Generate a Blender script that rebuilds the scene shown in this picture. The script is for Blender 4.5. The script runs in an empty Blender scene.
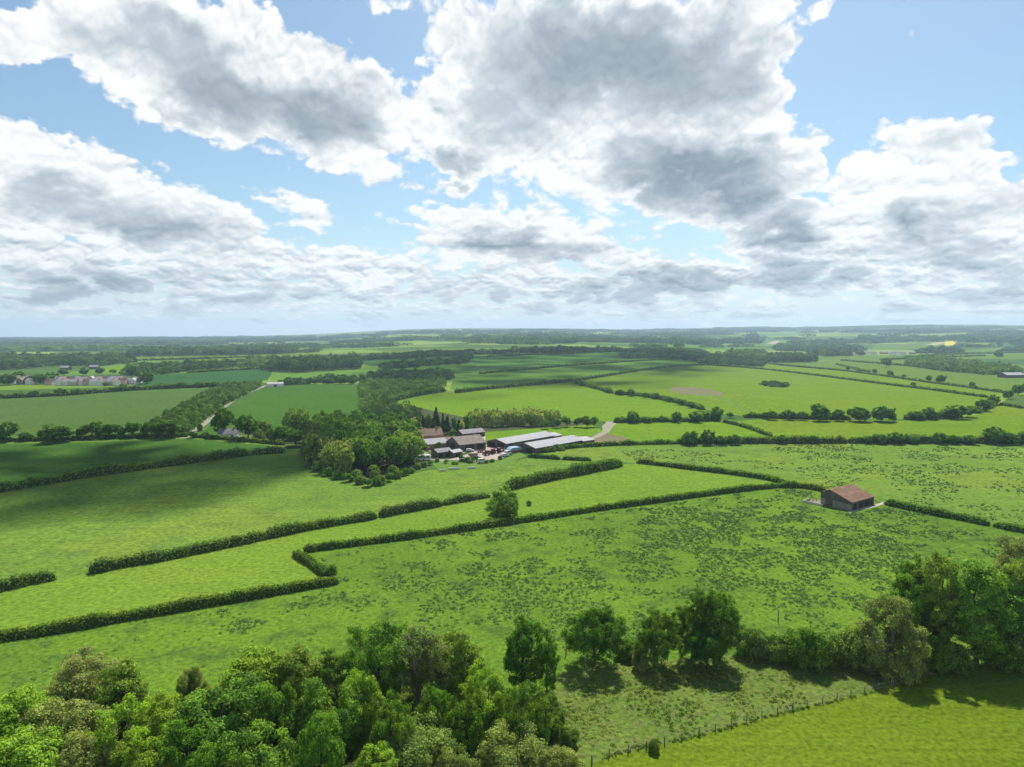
import bpy, math, random
import numpy as np
from mathutils import Vector, noise as mnoise
from mathutils.geometry import delaunay_2d_cdt

random.seed(7)
RNG = np.random.default_rng(11)
scene = bpy.context.scene
COL = scene.collection
R = math.radians

# ------------------------------------------------------------------ camera
FPX = 700.0                       # focal length in picture pixels (1024 wide)
CXP, CYP, HOR = 512.0, 383.5, 334.0
PITCH = math.atan((CYP - HOR) / FPX)
CAM_H = 60.0
cam_data = bpy.data.cameras.new("camera")
cam_data.sensor_width = 36.0
cam_data.lens = FPX / 1024 * 36
cam_data.clip_start = 0.5
cam_data.clip_end = 80000
cam = bpy.data.objects.new("camera", cam_data)
COL.objects.link(cam)
cam.location = (0, 0, CAM_H)
cam.rotation_euler = (R(90) - PITCH, 0, 0)
scene.camera = cam

scene.view_settings.view_transform = 'Standard'
scene.view_settings.look = 'None'
scene.view_settings.gamma = 1
scene.view_settings.exposure = 0.48
scene.cycles.use_denoising = True
scene.cycles.max_bounces = 6
scene.cycles.diffuse_bounces = 3
scene.cycles.glossy_bounces = 1
scene.cycles.transmission_bounces = 3
scene.cycles.transparent_max_bounces = 6
scene.cycles.volume_bounces = 0
scene.cycles.caustics_reflective = False
scene.cycles.caustics_refractive = False

# ------------------------------------------------------------------ terrain
SKY_X = [-400, 0, 60, 130, 260, 330, 400, 450, 560, 640, 700, 740, 800, 850, 900, 1000, 1024, 1500]
SKY_Y = [337.5, 337.2, 337.8, 337, 336, 334, 330.5, 329.5, 329.5, 330.5, 328.5, 327.2, 327.5, 326.5, 325.3, 326, 327, 329]

def sstep(a, b, t):
    t = np.clip((t - a) / (b - a), 0, 1)
    return t * t * (3 - 2 * t)

RIDGE = 10500.0

def H(x, y):
    """height of the land above the valley floor, metres"""
    x = np.asarray(x, float); y = np.asarray(y, float)
    d = np.hypot(x, y)
    px = CXP + FPX * x / np.maximum(y, 1.0) * 1.0
    px = np.where(y < 60, CXP, px)
    skyy = np.interp(px, SKY_X, SKY_Y)
    top = CAM_H + (HOR - skyy) / FPX * RIDGE
    ramp = np.clip((d - 2600) / (RIDGE - 2600), 0, 1)
    z = ramp * top
    z = np.where(d > RIDGE, top - (d - RIDGE) * 0.05, z)
    # gentle swells near by
    near = sstep(150, 420, d) * (1 - sstep(3000, 6000, d))
    z = z + near * (1.6 * np.sin(x / 95 + 0.6) * np.sin(y / 160 + 1.0) + 2.2 * np.sin(x / 310 - 0.4 + y / 420))
    # the hillside in the middle distance
    az = (px - 500) / 190
    z = z + 24 * sstep(750, 2300, d) * np.exp(-az * az)
    return z

def P(px, py):
    """the point of the land that is seen at picture position px, py (arrays)"""
    px = np.atleast_1d(np.asarray(px, float)); py = np.atleast_1d(np.asarray(py, float))
    c, s = math.cos(PITCH), math.sin(PITCH)
    dx = px - CXP; u = CYP - py
    dy = FPX * c + u * s
    dz = -FPX * s + u * c
    n = np.hypot(dx, dy); dx, dy, dz = dx / n, dy / n, dz / n
    ts = 40.0 * 1.012 ** np.arange(0, 480)
    T = ts[None, :]
    f = CAM_H + dz[:, None] * T - H(dx[:, None] * T, dy[:, None] * T)
    hit = f < 0
    idx = np.where(hit.any(1), hit.argmax(1), len(ts) - 1)
    lo = ts[np.maximum(idx - 1, 0)]; hi = ts[idx]
    for _ in range(26):
        m = (lo + hi) / 2
        g = CAM_H + dz * m - H(dx * m, dy * m)
        lo = np.where(g > 0, m, lo); hi = np.where(g > 0, hi, m)
    x, y = dx * hi, dy * hi
    return np.stack([x, y, H(x, y)], 1)

def P1(px, py):
    return Vector(P(px, py)[0])

def ptop(px, py, h):
    """ground point under something h tall whose TOP is seen at px, py (near land)"""
    c, s = math.cos(PITCH), math.sin(PITCH)
    dx = px - CXP; u = CYP - py
    dy = FPX * c + u * s; dz = -FPX * s + u * c
    t = (CAM_H - h) / -dz
    for _ in range(8):
        t = (CAM_H - h - float(H(dx * t, dy * t))) / -dz
    return Vector((dx * t, dy * t, float(H(dx * t, dy * t))))

def dist(p):
    return math.hypot(p[0], p[1])

# ------------------------------------------------------------------ node helpers
def new_mat(name):
    m = bpy.data.materials.new(name)
    m.use_nodes = True
    m.node_tree.nodes.clear()
    return m, m.node_tree

def lin(c):
    return tuple(c) + (1.0,) if len(c) == 3 else tuple(c)

class NT:
    """tiny helper for wiring nodes"""
    def __init__(self, tree):
        self.t = tree; self.n = tree.nodes; self.l = tree.links
    def put(self, sock, v):
        if isinstance(v, bpy.types.NodeSocket):
            self.l.new(v, sock)
        else:
            sock.default_value = v
    def node(self, typ, **kw):
        nd = self.n.new(typ)
        for k, v in kw.items():
            setattr(nd, k, v)
        return nd
    def math(self, op, a, b=0.0, c=0.0, clamp=False):
        nd = self.n.new('ShaderNodeMath'); nd.operation = op; nd.use_clamp = clamp
        self.put(nd.inputs[0], a); self.put(nd.inputs[1], b); self.put(nd.inputs[2], c)
        return nd.outputs[0]
    def vmath(self, op, a, b=(0, 0, 0), scale=None):
        nd = self.n.new('ShaderNodeVectorMath'); nd.operation = op
        self.put(nd.inputs[0], a); self.put(nd.inputs[1], b)
        if scale is not None:
            self.put(nd.inputs['Scale'], scale)
        return nd.outputs[0]
    def add(self, a, b): return self.math('ADD', a, b)
    def sub(self, a, b): return self.math('SUBTRACT', a, b)
    def mul(self, a, b): return self.math('MULTIPLY', a, b)
    def xyz(self, x, y, z):
        nd = self.n.new('ShaderNodeCombineXYZ')
        for i, v in enumerate((x, y, z)): self.put(nd.inputs[i], v)
        return nd.outputs[0]
    def sep(self, v):
        nd = self.n.new('ShaderNodeSeparateXYZ'); self.l.new(v, nd.inputs[0]); return nd.outputs
    def noise(self, vec, scale, detail=4.0, rough=0.55, dist=0.0, dim='3D'):
        nd = self.n.new('ShaderNodeTexNoise'); nd.noise_dimensions = dim
        if vec is not None: self.l.new(vec, nd.inputs['Vector'])
        self.put(nd.inputs['Scale'], scale); nd.inputs['Detail'].default_value = detail
        nd.inputs['Roughness'].default_value = rough; nd.inputs['Distortion'].default_value = dist
        return nd.outputs
    def step(self, v, a, b, smooth=True):
        nd = self.n.new('ShaderNodeMapRange'); nd.interpolation_type = 'SMOOTHSTEP' if smooth else 'LINEAR'
        self.put(nd.inputs['Value'], v); nd.inputs['From Min'].default_value = a; nd.inputs['From Max'].default_value = b
        return nd.outputs['Result']
    def remap(self, v, a, b, c, d):
        nd = self.n.new('ShaderNodeMapRange'); nd.interpolation_type = 'LINEAR'
        self.put(nd.inputs['Value'], v)
        for k, x in zip(('From Min', 'From Max', 'To Min', 'To Max'), (a, b, c, d)): nd.inputs[k].default_value = x
        return nd.outputs['Result']
    def mix(self, f, a, b, blend='MIX'):
        nd = self.n.new('ShaderNodeMix'); nd.data_type = 'RGBA'; nd.blend_type = blend
        self.put(nd.inputs[0], f)
        self.put(nd.inputs[6], lin(a) if isinstance(a, tuple) else a)
        self.put(nd.inputs[7], lin(b) if isinstance(b, tuple) else b)
        return nd.outputs[2]
    def ramp(self, f, stops, interp='LINEAR'):
        nd = self.n.new('ShaderNodeValToRGB'); cr = nd.color_ramp; cr.interpolation = interp
        for p, c in stops[1:-1]: cr.elements.new(p)
        flat = [x for p, c in stops for x in lin(c)]
        cr.elements.foreach_set('position', [p for p, c in stops])
        cr.elements.foreach_set('color', flat)
        self.l.new(f, nd.inputs[0])
        return nd.outputs

# ------------------------------------------------------------------ light
SUN_EL, SUN_AZ = 54.0, 13.0        # degrees; azimuth clockwise from +Y (the way the camera looks)
sd = Vector((math.sin(R(SUN_AZ)) * math.cos(R(SUN_EL)), math.cos(R(SUN_AZ)) * math.cos(R(SUN_EL)), math.sin(R(SUN_EL))))
sun = bpy.data.lights.new("sun", 'SUN')
sun.energy = 4.8
sun.angle = R(0.5)
sun.color = (1.0, 0.955, 0.88)
sun_o = bpy.data.objects.new("sun", sun)
COL.objects.link(sun_o)
sun_o.rotation_euler = (-sd).to_track_quat('-Z', 'Y').to_euler()
sun_o.location = (0, 0, 400)

# ------------------------------------------------------------------ sky with clouds (world)
def build_world():
    w = bpy.data.worlds.new("World"); scene.world = w; w.use_nodes = True
    w.cycles.sampling_method = 'MANUAL'; w.cycles.sample_map_resolution = 256
    t = NT(w.node_tree); t.n.clear()
    out = t.node('ShaderNodeOutputWorld'); bg = t.node('ShaderNodeBackground')
    bg.inputs['Strength'].default_value = SKY_STRENGTH
    t.l.new(bg.outputs[0], out.inputs[0])
    sky = t.node('ShaderNodeTexSky'); sky.sky_type = 'NISHITA'; sky.sun_disc = False
    sky.sun_elevation = R(SUN_EL); sky.sun_rotation = R(SUN_AZ)
    sky.altitude = 100; sky.air_density = 1.0; sky.dust_density = 1.0; sky.ozone_density = 2.2
    tc = t.node('ShaderNodeTexCoord')
    x, y, z = t.sep(tc.outputs['Generated'])
    az = t.math('ARCTAN2', x, y)
    el = t.math('ARCSINE', z)
    elp = t.math('MAXIMUM', el, 0.0)
    # noise space: features shrink towards the horizon as real cloud fields do
    e0 = t.add(elp, 0.11)
    qx = t.mul(az, 5.6)
    qy = t.add(t.mul(t.math('LOGARITHM', e0, math.e), 2.3), t.mul(elp, 1.4))
    low = t.math('SUBTRACT', 1.0, t.mul(elp, 6.5), clamp=True)
    q = t.xyz(qx, qy, 0.0)
    # domain warp of the cloud map
    wn = t.noise(q, 2.6, 4.0, 0.5)
    wn2 = t.noise(q, 9.0, 3.0, 0.5)
    ws = t.vmath('SUBTRACT', wn['Color'], (0.5, 0.5, 0.5))
    ws2 = t.vmath('SUBTRACT', wn2['Color'], (0.5, 0.5, 0.5))
    wsx, wsy, _ = t.sep(ws); wsx2, wsy2, _ = t.sep(ws2)
    az2 = t.add(az, t.mul(t.add(t.mul(wsx, 0.17), t.mul(wsx2, 0.025)), 1.0))
    el2 = t.add(el, t.mul(t.add(t.mul(wsy, 0.30), t.mul(wsy2, 0.05)), e0))
    # cloud map: rows by elevation, columns by azimuth, each row two ramps
    cover, tone = cloud_map()
    A0, A1, rows, cols = CM['a0'], CM['a1'], CM['rows'], CM['cols']
    fu = t.math('PINGPONG', t.mul(t.sub(az2, A0), 1.0 / (A1 - A0)), 1.0)
    fu = t.mul(fu, 2.0)
    right = t.math('GREATER_THAN', fu, 1.0)
    f1 = t.math('MINIMUM', fu, 1.0)
    f2 = t.math('MAXIMUM', t.sub(fu, 1.0), 0.0)
    fv = t.mul(t.sub(el2, CM['e0']), (rows - 1) / (CM['e1'] - CM['e0']))
    fv = t.math('MINIMUM', t.math('MAXIMUM', fv, 0.0), rows - 1.0)
    acc = None
    half = cols // 2
    for r in range(rows):
        vals = [(cover[r][c], tone[r][c], 0.0) for c in range(cols)]
        pos = [i / (half - 1) for i in range(half)]
        ra = t.ramp(f1, [(p, v) for p, v in zip(pos, vals[:half])], 'LINEAR')[0]
        rb = t.ramp(f2, [(p, v) for p, v in zip(pos, vals[half - 1:half * 2 - 1])], 'LINEAR')[0]
        m = t.mix(right, ra, rb)
        wgt = t.math('SUBTRACT', 1.0, t.math('ABSOLUTE', t.sub(fv, float(r))), clamp=True)
        nd = t.n.new('ShaderNodeVectorMath'); nd.operation = 'MULTIPLY_ADD'
        t.l.new(m, nd.inputs[0])
        cw = t.xyz(wgt, wgt, 0.0); t.l.new(cw, nd.inputs[1])
        if acc is not None: t.l.new(acc, nd.inputs[2])
        acc = nd.outputs[0]
    C, T, _ = t.sep(acc)
    # detail: rounded heaps (folded noise) on top of larger drifts
    def heaps(vec):
        tot = None
        for sc, wt in ((2.3, 0.42), (5.0, 0.33), (11.0, 0.18), (24.0, 0.07)):
            n = t.noise(vec, sc, 0.0, 0.5, 0.0, '2D')['Fac']
            b = t.mul(t.math('ABSOLUTE', t.sub(n, 0.5)), 4.0 * wt)
            tot = b if tot is None else t.add(tot, b)
        return tot
    n1 = t.noise(q, 3.0, 5.0, 0.48)['Fac']
    qw = t.vmath('ADD', q, t.vmath('SCALE', ws2, scale=0.07))
    b1 = heaps(qw); b2 = heaps(t.vmath('ADD', qw, (0.012, 0.055, 0.0)))
    r1 = t.noise(q, 2.4, 2.0, 0.45)['Fac']; r2 = t.noise(t.vmath('ADD', q, (0.02, 0.12, 0.0)), 2.4, 2.0, 0.45)['Fac']
    dens = t.add(C, t.mul(t.sub(n1, 0.5), 0.50))
    dens = t.add(dens, t.mul(t.sub(b1, 0.42), 0.42))
    dens = t.add(dens, t.mul(t.mul(low, t.sub(b1, 0.42)), 0.5))
    dens = t.sub(dens, t.mul(low, 0.19))
    alpha = t.step(dens, 0.36, 0.63)
    core = t.step(dens, 0.46, 0.92)
    relief = t.add(t.mul(t.sub(b1, b2), 0.55), t.mul(t.sub(r1, r2), 1.1))
    relief = t.mul(relief, t.add(0.9, t.mul(low, 2.0)))
    shade = t.mul(T, t.math('ADD', core, t.mul(low, 0.45), clamp=True))
    shade = t.add(shade, t.mul(low, 0.20))
    flat = t.math('SUBTRACT', 1.0, t.mul(core, t.add(0.35, t.mul(T, 0.5))), clamp=True)
    relief = t.add(relief, t.mul(t.sub(b1, 0.42), 0.16))
    shade = t.sub(shade, t.mul(relief, flat))
    shade = t.math('ADD', shade, 0.0, clamp=True)
    k = 0.735 / SKY_STRENGTH
    white = tuple(c * k for c in (1.01, 1.015, 1.01)); grey = tuple(c * k for c in (0.245, 0.315, 0.375)); mid = tuple(c * k for c in (0.575, 0.64, 0.69))
    ccol = t.ramp(shade, [(0.0, white), (0.45, mid), (1.0, grey)])[0]
    skyc = t.mix(1.0, sky.outputs[0], tuple(SKY_TINT), 'MULTIPLY')
    skyc = t.mix(t.mul(t.math('POWER', low, 1.5), 0.9), skyc, tuple(c * k for c in (0.72, 0.86, 0.98)))
    col = t.mix(alpha, skyc, ccol)
    # air between the far clouds and the eye
    hz = t.math('POWER', t.math('SUBTRACT', 1.0, t.mul(elp, 11.0), clamp=True), 1.5)
    col = t.mix(t.mul(hz, 0.40), col, tuple(c * k for c in (0.95, 0.98, 1.0)))
    t.l.new(col, bg.inputs['Color'])

SKY_STRENGTH = 0.1
SKY_TINT = (0.80, 0.90, 0.87)
CM = dict(a0=R(-41), a1=R(41), e0=R(-1.0), e1=R(34), rows=30, cols=63)

def cloud_map():
    """coverage and tone of the cloud field over azimuth and elevation"""
    rows, cols = CM['rows'], CM['cols']
    a = np.linspace(CM['a0'], CM['a1'], cols); e = np.linspace(CM['e0'], CM['e1'], rows)
    AZ, EL = np.meshgrid(a, e)
    dx, dy, dz = np.sin(AZ) * np.cos(EL), np.cos(AZ) * np.cos(EL), np.sin(EL)
    c, s = math.cos(PITCH), math.sin(PITCH)
    fw = dy * c - dz * s; up = dy * s + dz * c
    X = CXP + FPX * dx / fw; Y = CYP - FPX * up / fw
    cov = np.full(X.shape, -0.05)
    def bump(cx, cy, rx, ry, rot=0):
        ca, sa = math.cos(R(rot)), math.sin(R(rot))
        u = ((X - cx) * ca + (Y - cy) * sa) / rx; v = (-(X - cx) * sa + (Y - cy) * ca) / ry
        return np.sqrt(u * u + v * v)
    for cx, cy, rx, ry, rot, w in CLOUDS:
        d = bump(cx, cy, rx, ry, rot)
        cov = np.maximum(cov, w * np.clip(1.55 - d * 1.05, -0.2, 1.0))
    for cx, cy, rx, ry, rot, w in GAPS:
        d = bump(cx, cy, rx, ry, rot)
        cov = cov - w * np.clip(1.5 - d * 1.2, 0, 1)
    tone = np.full(X.shape, 0.06)
    for cx, cy, rx, ry, rot, w in TONES:
        d = bump(cx, cy, rx, ry, rot)
        v = w * np.clip(1.5 - d * 1.1, 0, 1)
        tone = np.maximum(tone, v) if w > 0 else tone + v
    return np.clip(cov, 0, 1), np.clip(tone, 0, 1)

# x, y, half width, half height, tilt, weight
CLOUDS = [
    # great bank at the upper left
    (70, 30, 110, 42, 8, 1.0), (165, 52, 120, 58, 18, 1.0), (250, 85, 110, 62, 20, 1.0), (320, 105, 90, 55, 15, 1.0),
    (385, 120, 55, 42, 0, 0.95), (215, 20, 50, 32, 10, 0.9), (330, 150, 60, 26, 5, 0.9), (10, 50, 45, 24, 0, 0.85),
    # towering bank in the middle
    (560, 45, 150, 75, 0, 1.0), (660, 60, 115, 90, 0, 1.0), (500, 120, 85, 65, 0, 1.0), (600, 140, 120, 62, 0, 1.0),
    (705, 150, 80, 55, 0, 1.0), (735, 95, 42, 60, 0, 0.95), (735, 15, 45, 40, 0, 1.0), (440, 165, 45, 25, 0, 0.85), (430, 25, 60, 34, 20, 0.62),
    (690, 195, 95, 32, 0, 0.95), (765, 155, 35, 30, 0, 0.9), (425, 95, 30, 40, 0, 0.75),
    # left bank
    (35, 165, 75, 38, 8, 1.0), (95, 195, 95, 42, 15, 1.0), (170, 222, 95, 32, 18, 1.0), (230, 242, 60, 17, 15, 0.85), (15, 225, 60, 55, 0, 0.9),
    (298, 214, 42, 15, 12, 0.72),
    # middle low bank
    (440, 222, 58, 24, 8, 0.92), (505, 240, 75, 30, 8, 0.95), (575, 252, 70, 22, 8, 0.9), (640, 264, 50, 15, 8, 0.85), (480, 262, 60, 14, 0, 0.8),
    # right bank
    (890, 150, 55, 34, 10, 0.98), (935, 185, 62, 42, 30, 1.0), (885, 205, 58, 36, 0, 1.0), (955, 225, 60, 30, 10, 0.95), (840, 188, 32, 17, 0, 0.75),
    (900, 250, 120, 28, 0, 0.95), (790, 232, 75, 28, 0, 0.95), (745, 240, 60, 22, 0, 0.9), (1010, 245, 60, 34, 0, 0.85),
    # low layers
    (120, 262, 170, 20, 0, 0.9), (330, 266, 130, 17, 0, 0.82), (60, 285, 150, 16, 0, 0.8), (240, 292, 200, 14, 0, 0.78), (430, 290, 180, 16, 0, 0.8),
    (590, 288, 150, 14, 0, 0.8), (720, 275, 140, 20, 0, 0.85), (880, 283, 180, 18, 0, 0.85), (1000, 290, 120, 18, 0, 0.8),
    (150, 308, 260, 9, 0, 0.62), (520, 306, 260, 10, 0, 0.66), (860, 308, 260, 10, 0, 0.66),
    (80, 318, 200, 6, 0, 0.62), (360, 317, 200, 6, 0, 0.6), (640, 316, 200, 6, 0, 0.66), (900, 317, 200, 7, 0, 0.66), (250, 326, 260, 4, 0, 0.5), (760, 326, 260, 4, 0, 0.52),
    # above the picture
    (300, -70, 200, 40, 0, 0.8), (700, -90, 200, 60, 0, 0.9),
]
GAPS = [
    (330, 22, 62, 22, 30, 0.75), (385, 55, 26, 20, 40, 0.5), (60, 112, 75, 22, 12, 0.6), (180, 160, 60, 16, 20, 0.5), (340, 190, 90, 16, 5, 0.4), (395, 205, 22, 16, 0, 0.4),
    (880, 50, 90, 70, 0, 0.9), (990, 120, 40, 40, 0, 0.6), (812, 110, 22, 50, 0, 0.5), (690, 240, 26, 9, 0, 0.25), (420, 110, 10, 14, 0, 0.3),
    (330, 245, 60, 7, 10, 0.3),
]
TONES = [
    (150, 45, 75, 28, 10, 0.55), (215, 82, 90, 38, 25, 0.78), (300, 115, 70, 32, 15, 0.85), (330, 100, 45, 22, 0, 0.6), (90, 40, 50, 22, 0, 0.5),
    (590, 58, 140, 60, 0, 0.85), (665, 72, 85, 52, 0, 0.80), (520, 60, 85, 50, 0, 0.62), (500, 110, 75, 45, 0, 0.5), (445, 168, 38, 16, 0, 0.85),
    (672, 172, 85, 34, 0, 1.0), (712, 210, 62, 14, 0, 1.0), (620, 165, 45, 26, 0, 0.7), (560, 20, 120, 25, 0, 0.6),
    (60, 190, 45, 16, 10, 0.6), (140, 228, 80, 18, 8, 0.85), (40, 205, 50, 10, 0, 0.6), (210, 240, 50, 10, 8, 0.7),
    (490, 244, 48, 13, 5, 0.92), (560, 262, 60, 9, 4, 0.7), (640, 268, 40, 6, 4, 0.6),
    (760, 240, 38, 11, 0, 0.95), (885, 222, 30, 15, 0, 0.95), (910, 255, 90, 10, 0, 0.7), (900, 150, 25, 12, 0, 0.4), (960, 200, 30, 12, 0, 0.4), (930, 205, 20, 12, 0, 0.5),
    (100, 276, 130, 7, 0, 0.85), (290, 278, 110, 6, 0, 0.75), (50, 298, 140, 6, 0, 0.8), (430, 281, 70, 6, 0, 0.7), (700, 285, 130, 6, 0, 0.7), (880, 292, 150, 6, 0, 0.8), (250, 301, 140, 5, 0, 0.65), (560, 301, 160, 5, 0, 0.65),
    (780, 268, 60, 7, 0, 0.7), (960, 270, 70, 8, 0, 0.75), (610, 285, 60, 5, 0, 0.6), (150, 255, 70, 7, 6, 0.6), (360, 262, 60, 6, 0, 0.55), (120, 314, 160, 3, 0, 0.5), (480, 314, 180, 3, 0, 0.5), (820, 314, 180, 3, 0, 0.5),
]
build_world()

# ------------------------------------------------------------------ objects: naming and linking
def tag(o, label=None, cat=None, group=None, kind=None):
    if label: o["label"] = label
    if cat: o["category"] = cat
    if group: o["group"] = group
    if kind: o["kind"] = kind
    return o

def link(o, parent=None):
    COL.objects.link(o)
    if parent is not None: o.parent = parent
    return o

def empty(name, loc=(0, 0, 0), rz=0.0):
    o = bpy.data.objects.new(name, None)
    o.empty_display_size = 1
    o.location = loc; o.rotation_euler = (0, 0, rz)
    return link(o)

def raw_mesh(name, verts, faces, mats, smooth=False, midx=None):
    me = bpy.data.meshes.new(name)
    me.from_pydata([tuple(v) for v in verts], [], faces)
    for m in (mats if isinstance(mats, (list, tuple)) else [mats]): me.materials.append(m)
    if midx is not None: me.polygons.foreach_set('material_index', midx)
    if smooth: me.polygons.foreach_set('use_smooth', [True] * len(me.polygons))
    me.update()
    return me

def mesh_obj(name, me, parent=None, loc=None, rz=0.0):
    o = bpy.data.objects.new(name, me)
    if loc is not None: o.location = loc
    o.rotation_euler = (0, 0, rz)
    return link(o, parent)

def quad_mesh(name, V, tint, mat):
    """V: n x 4 x 3 corner positions, tint: n values kept as a point attribute"""
    n = len(V)
    me = bpy.data.meshes.new(name)
    me.vertices.add(n * 4); me.loops.add(n * 4); me.polygons.add(n)
    me.vertices.foreach_set('co', np.ascontiguousarray(V, dtype=np.float32).ravel())
    me.loops.foreach_set('vertex_index', np.arange(n * 4, dtype=np.int32))
    me.polygons.foreach_set('loop_start', np.arange(0, n * 4, 4, dtype=np.int32))
    me.polygons.foreach_set('loop_total', np.full(n, 4, dtype=np.int32))
    at = me.attributes.new('tint', 'FLOAT', 'POINT')
    at.data.foreach_set('value', np.repeat(np.asarray(tint, dtype=np.float32), 4))
    me.materials.append(mat)
    me.update(calc_edges=True)
    return me

# ------------------------------------------------------------------ ground materials
def grass_mat(name, a, b, c=None, patch=40.0, fine=0.9, streak=None, bump=0.35, contrast=1.0, mott=0.5, tram=None):
    """pasture or crop: two greens in large drifts, a third in small tufts, optional mowing or sowing streaks"""
    m, nt = new_mat(name); t = NT(nt)
    out = t.node('ShaderNodeOutputMaterial'); bs = t.node('ShaderNodeBsdfPrincipled')
    t.l.new(bs.outputs[0], out.inputs[0])
    bs.inputs['Roughness'].default_value = 1.0; bs.inputs['Specular IOR Level'].default_value = 0.0
    geo = t.node('ShaderNodeNewGeometry'); pos = geo.outputs['Position']
    big = t.noise(pos, 1.0 / patch, 5.0, 0.6)['Fac']
    mid = t.noise(pos, 1.0 / (patch * 0.16), 5.0, 0.65)['Fac']
    small = t.noise(pos, 1.0 / fine, 4.0, 0.7)['Fac']
    f = t.step(big, 0.36, 0.64)
    col = t.mix(f, tuple(a), tuple(b))
    c = c or tuple(x * 0.6 for x in a)
    col = t.mix(t.mul(t.step(mid, 0.45, 0.72), mott * contrast), col, tuple(c))
    k = t.remap(small, 0.3, 0.7, 1.0 - 0.35 * contrast, 1.0 + 0.35 * contrast)
    kk = t.xyz(k, k, k)
    col = t.mix(1.0, col, kk, 'MULTIPLY')
    if streak is not None:
        ang, wid, amt = streak
        mp = t.node('ShaderNodeMapping'); mp.inputs['Rotation'].default_value = (0, 0, R(ang))
        mp.inputs['Scale'].default_value = (0.012, 1.0 / wid, 1)
        t.l.new(pos, mp.inputs[0])
        sn = t.noise(mp.outputs[0], 1.0, 3.0, 0.6)['Fac']
        g = t.remap(sn, 0.3, 0.7, 1 - amt, 1 + amt)
        col = t.mix(1.0, col, t.xyz(g, g, g), 'MULTIPLY')
    if tram is not None:
        ang, gap, amt = tram
        mp = t.node('ShaderNodeMapping'); mp.inputs['Rotation'].default_value = (0, 0, R(ang)); t.l.new(pos, mp.inputs[0])
        yy = t.sep(mp.outputs[0])[1]
        d = t.math('PINGPONG', yy, gap / 2)
        g = t.remap(d, 0.3, 0.9, 1 - amt, 1.0)
        nd = g.node; nd.clamp = True
        col = t.mix(1.0, col, t.xyz(g, g, g), 'MULTIPLY')
    t.l.new(col, bs.inputs['Base Color'])
    bp = t.node('ShaderNodeBump'); bp.inputs['Strength'].default_value = bump; bp.inputs['Distance'].default_value = 0.5
    hgt = t.add(t.mul(small, 0.5), mid)
    t.l.new(hgt, bp.inputs['Height']); t.l.new(bp.outputs[0], bs.inputs['Normal'])
    return m

def farmland_mat():
    """distant country: a patchwork of small fields in different greens"""
    m, nt = new_mat('farmland'); t = NT(nt)
    out = t.node('ShaderNodeOutputMaterial'); bs = t.node('ShaderNodeBsdfPrincipled')
    t.l.new(bs.outputs[0], out.inputs[0])
    bs.inputs['Roughness'].default_value = 1.0; bs.inputs['Specular IOR Level'].default_value = 0.0
    geo = t.node('ShaderNodeNewGeometry'); pos = geo.outputs['Position']
    wob = t.vmath('SCALE', t.vmath('SUBTRACT', t.noise(pos, 0.004, 3.0)['Color'], (0.5, 0.5, 0.5)), scale=90.0)
    vo = t.node('ShaderNodeTexVoronoi'); vo.voronoi_dimensions = '2D'; vo.distance = 'CHEBYCHEV'
    vo.inputs['Scale'].default_value = 1 / 330.0
    t.l.new(t.vmath('ADD', pos, wob), vo.inputs['Vector'])
    v = t.sep(vo.outputs['Color'])[0]
    col = t.ramp(v, [(0.0, (0.060, 0.120, 0.026)), (0.3, (0.095, 0.18, 0.03)), (0.5, (0.15, 0.24, 0.035)), (0.7, (0.055, 0.115, 0.035)), (0.82, (0.19, 0.26, 0.05)), (0.97, (0.10, 0.17, 0.05)), (1.0, (0.22, 0.2, 0.12))], 'CONSTANT')[0]
    n = t.noise(pos, 1 / 60.0, 5.0, 0.6)['Fac']
    k = t.remap(n, 0.3, 0.7, 0.75, 1.25)
    col = t.mix(1.0, col, t.xyz(k, k, k), 'MULTIPLY')
    t.l.new(col, bs.inputs['Base Color'])
    return m

def earth_mat(name, a, b, scale=3.0, bump=0.3):
    m, nt = new_mat(name); t = NT(nt)
    out = t.node('ShaderNodeOutputMaterial'); bs = t.node('ShaderNodeBsdfPrincipled')
    t.l.new(bs.outputs[0], out.inputs[0]); bs.inputs['Roughness'].default_value = 0.95; bs.inputs['Specular IOR Level'].default_value = 0.05
    geo = t.node('ShaderNodeNewGeometry'); pos = geo.outputs['Position']
    n = t.noise(pos, 1 / scale, 6.0, 0.65)['Fac']
    col = t.mix(t.step(n, 0.35, 0.65), tuple(a), tuple(b))
    t.l.new(col, bs.inputs['Base Color'])
    bp = t.node('ShaderNodeBump'); bp.inputs['Strength'].default_value = bump; bp.inputs['Distance'].default_value = 0.3
    t.l.new(n, bp.inputs['Height']); t.l.new(bp.outputs[0], bs.inputs['Normal'])
    return m

G = {}
G['meadow'] = grass_mat('meadow_grass', contrast=1.35, a=(0.0843, 0.1580, 0.0178), b=(0.1119, 0.1896, 0.0187), c=(0.0549, 0.1066, 0.0187), patch=55, fine=1.0, bump=0.6, mott=0.7)
G['lush'] = grass_mat('lush_grass', contrast=1.20, a=(0.1161, 0.1996, 0.0218), b=(0.1354, 0.2158, 0.0236), c=(0.0871, 0.1574, 0.0224), patch=70, fine=1.2, bump=0.3, mott=0.35, streak=(-20, 3.0, 0.05))
G['pasture'] = grass_mat('pasture_grass', contrast=1.25, a=(0.1054, 0.1859, 0.0270), b=(0.1370, 0.2092, 0.0293), c=(0.0792, 0.1301, 0.0302), patch=60, fine=1.3, bump=0.5, mott=0.55, streak=(-18, 4.0, 0.08))
G['rough'] = grass_mat('rough_grass', contrast=1.35, a=(0.0930, 0.1485, 0.0236), b=(0.1214, 0.1736, 0.0307), c=(0.1214, 0.1290, 0.0456), patch=14, fine=0.8, bump=0.9, mott=0.75)
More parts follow.
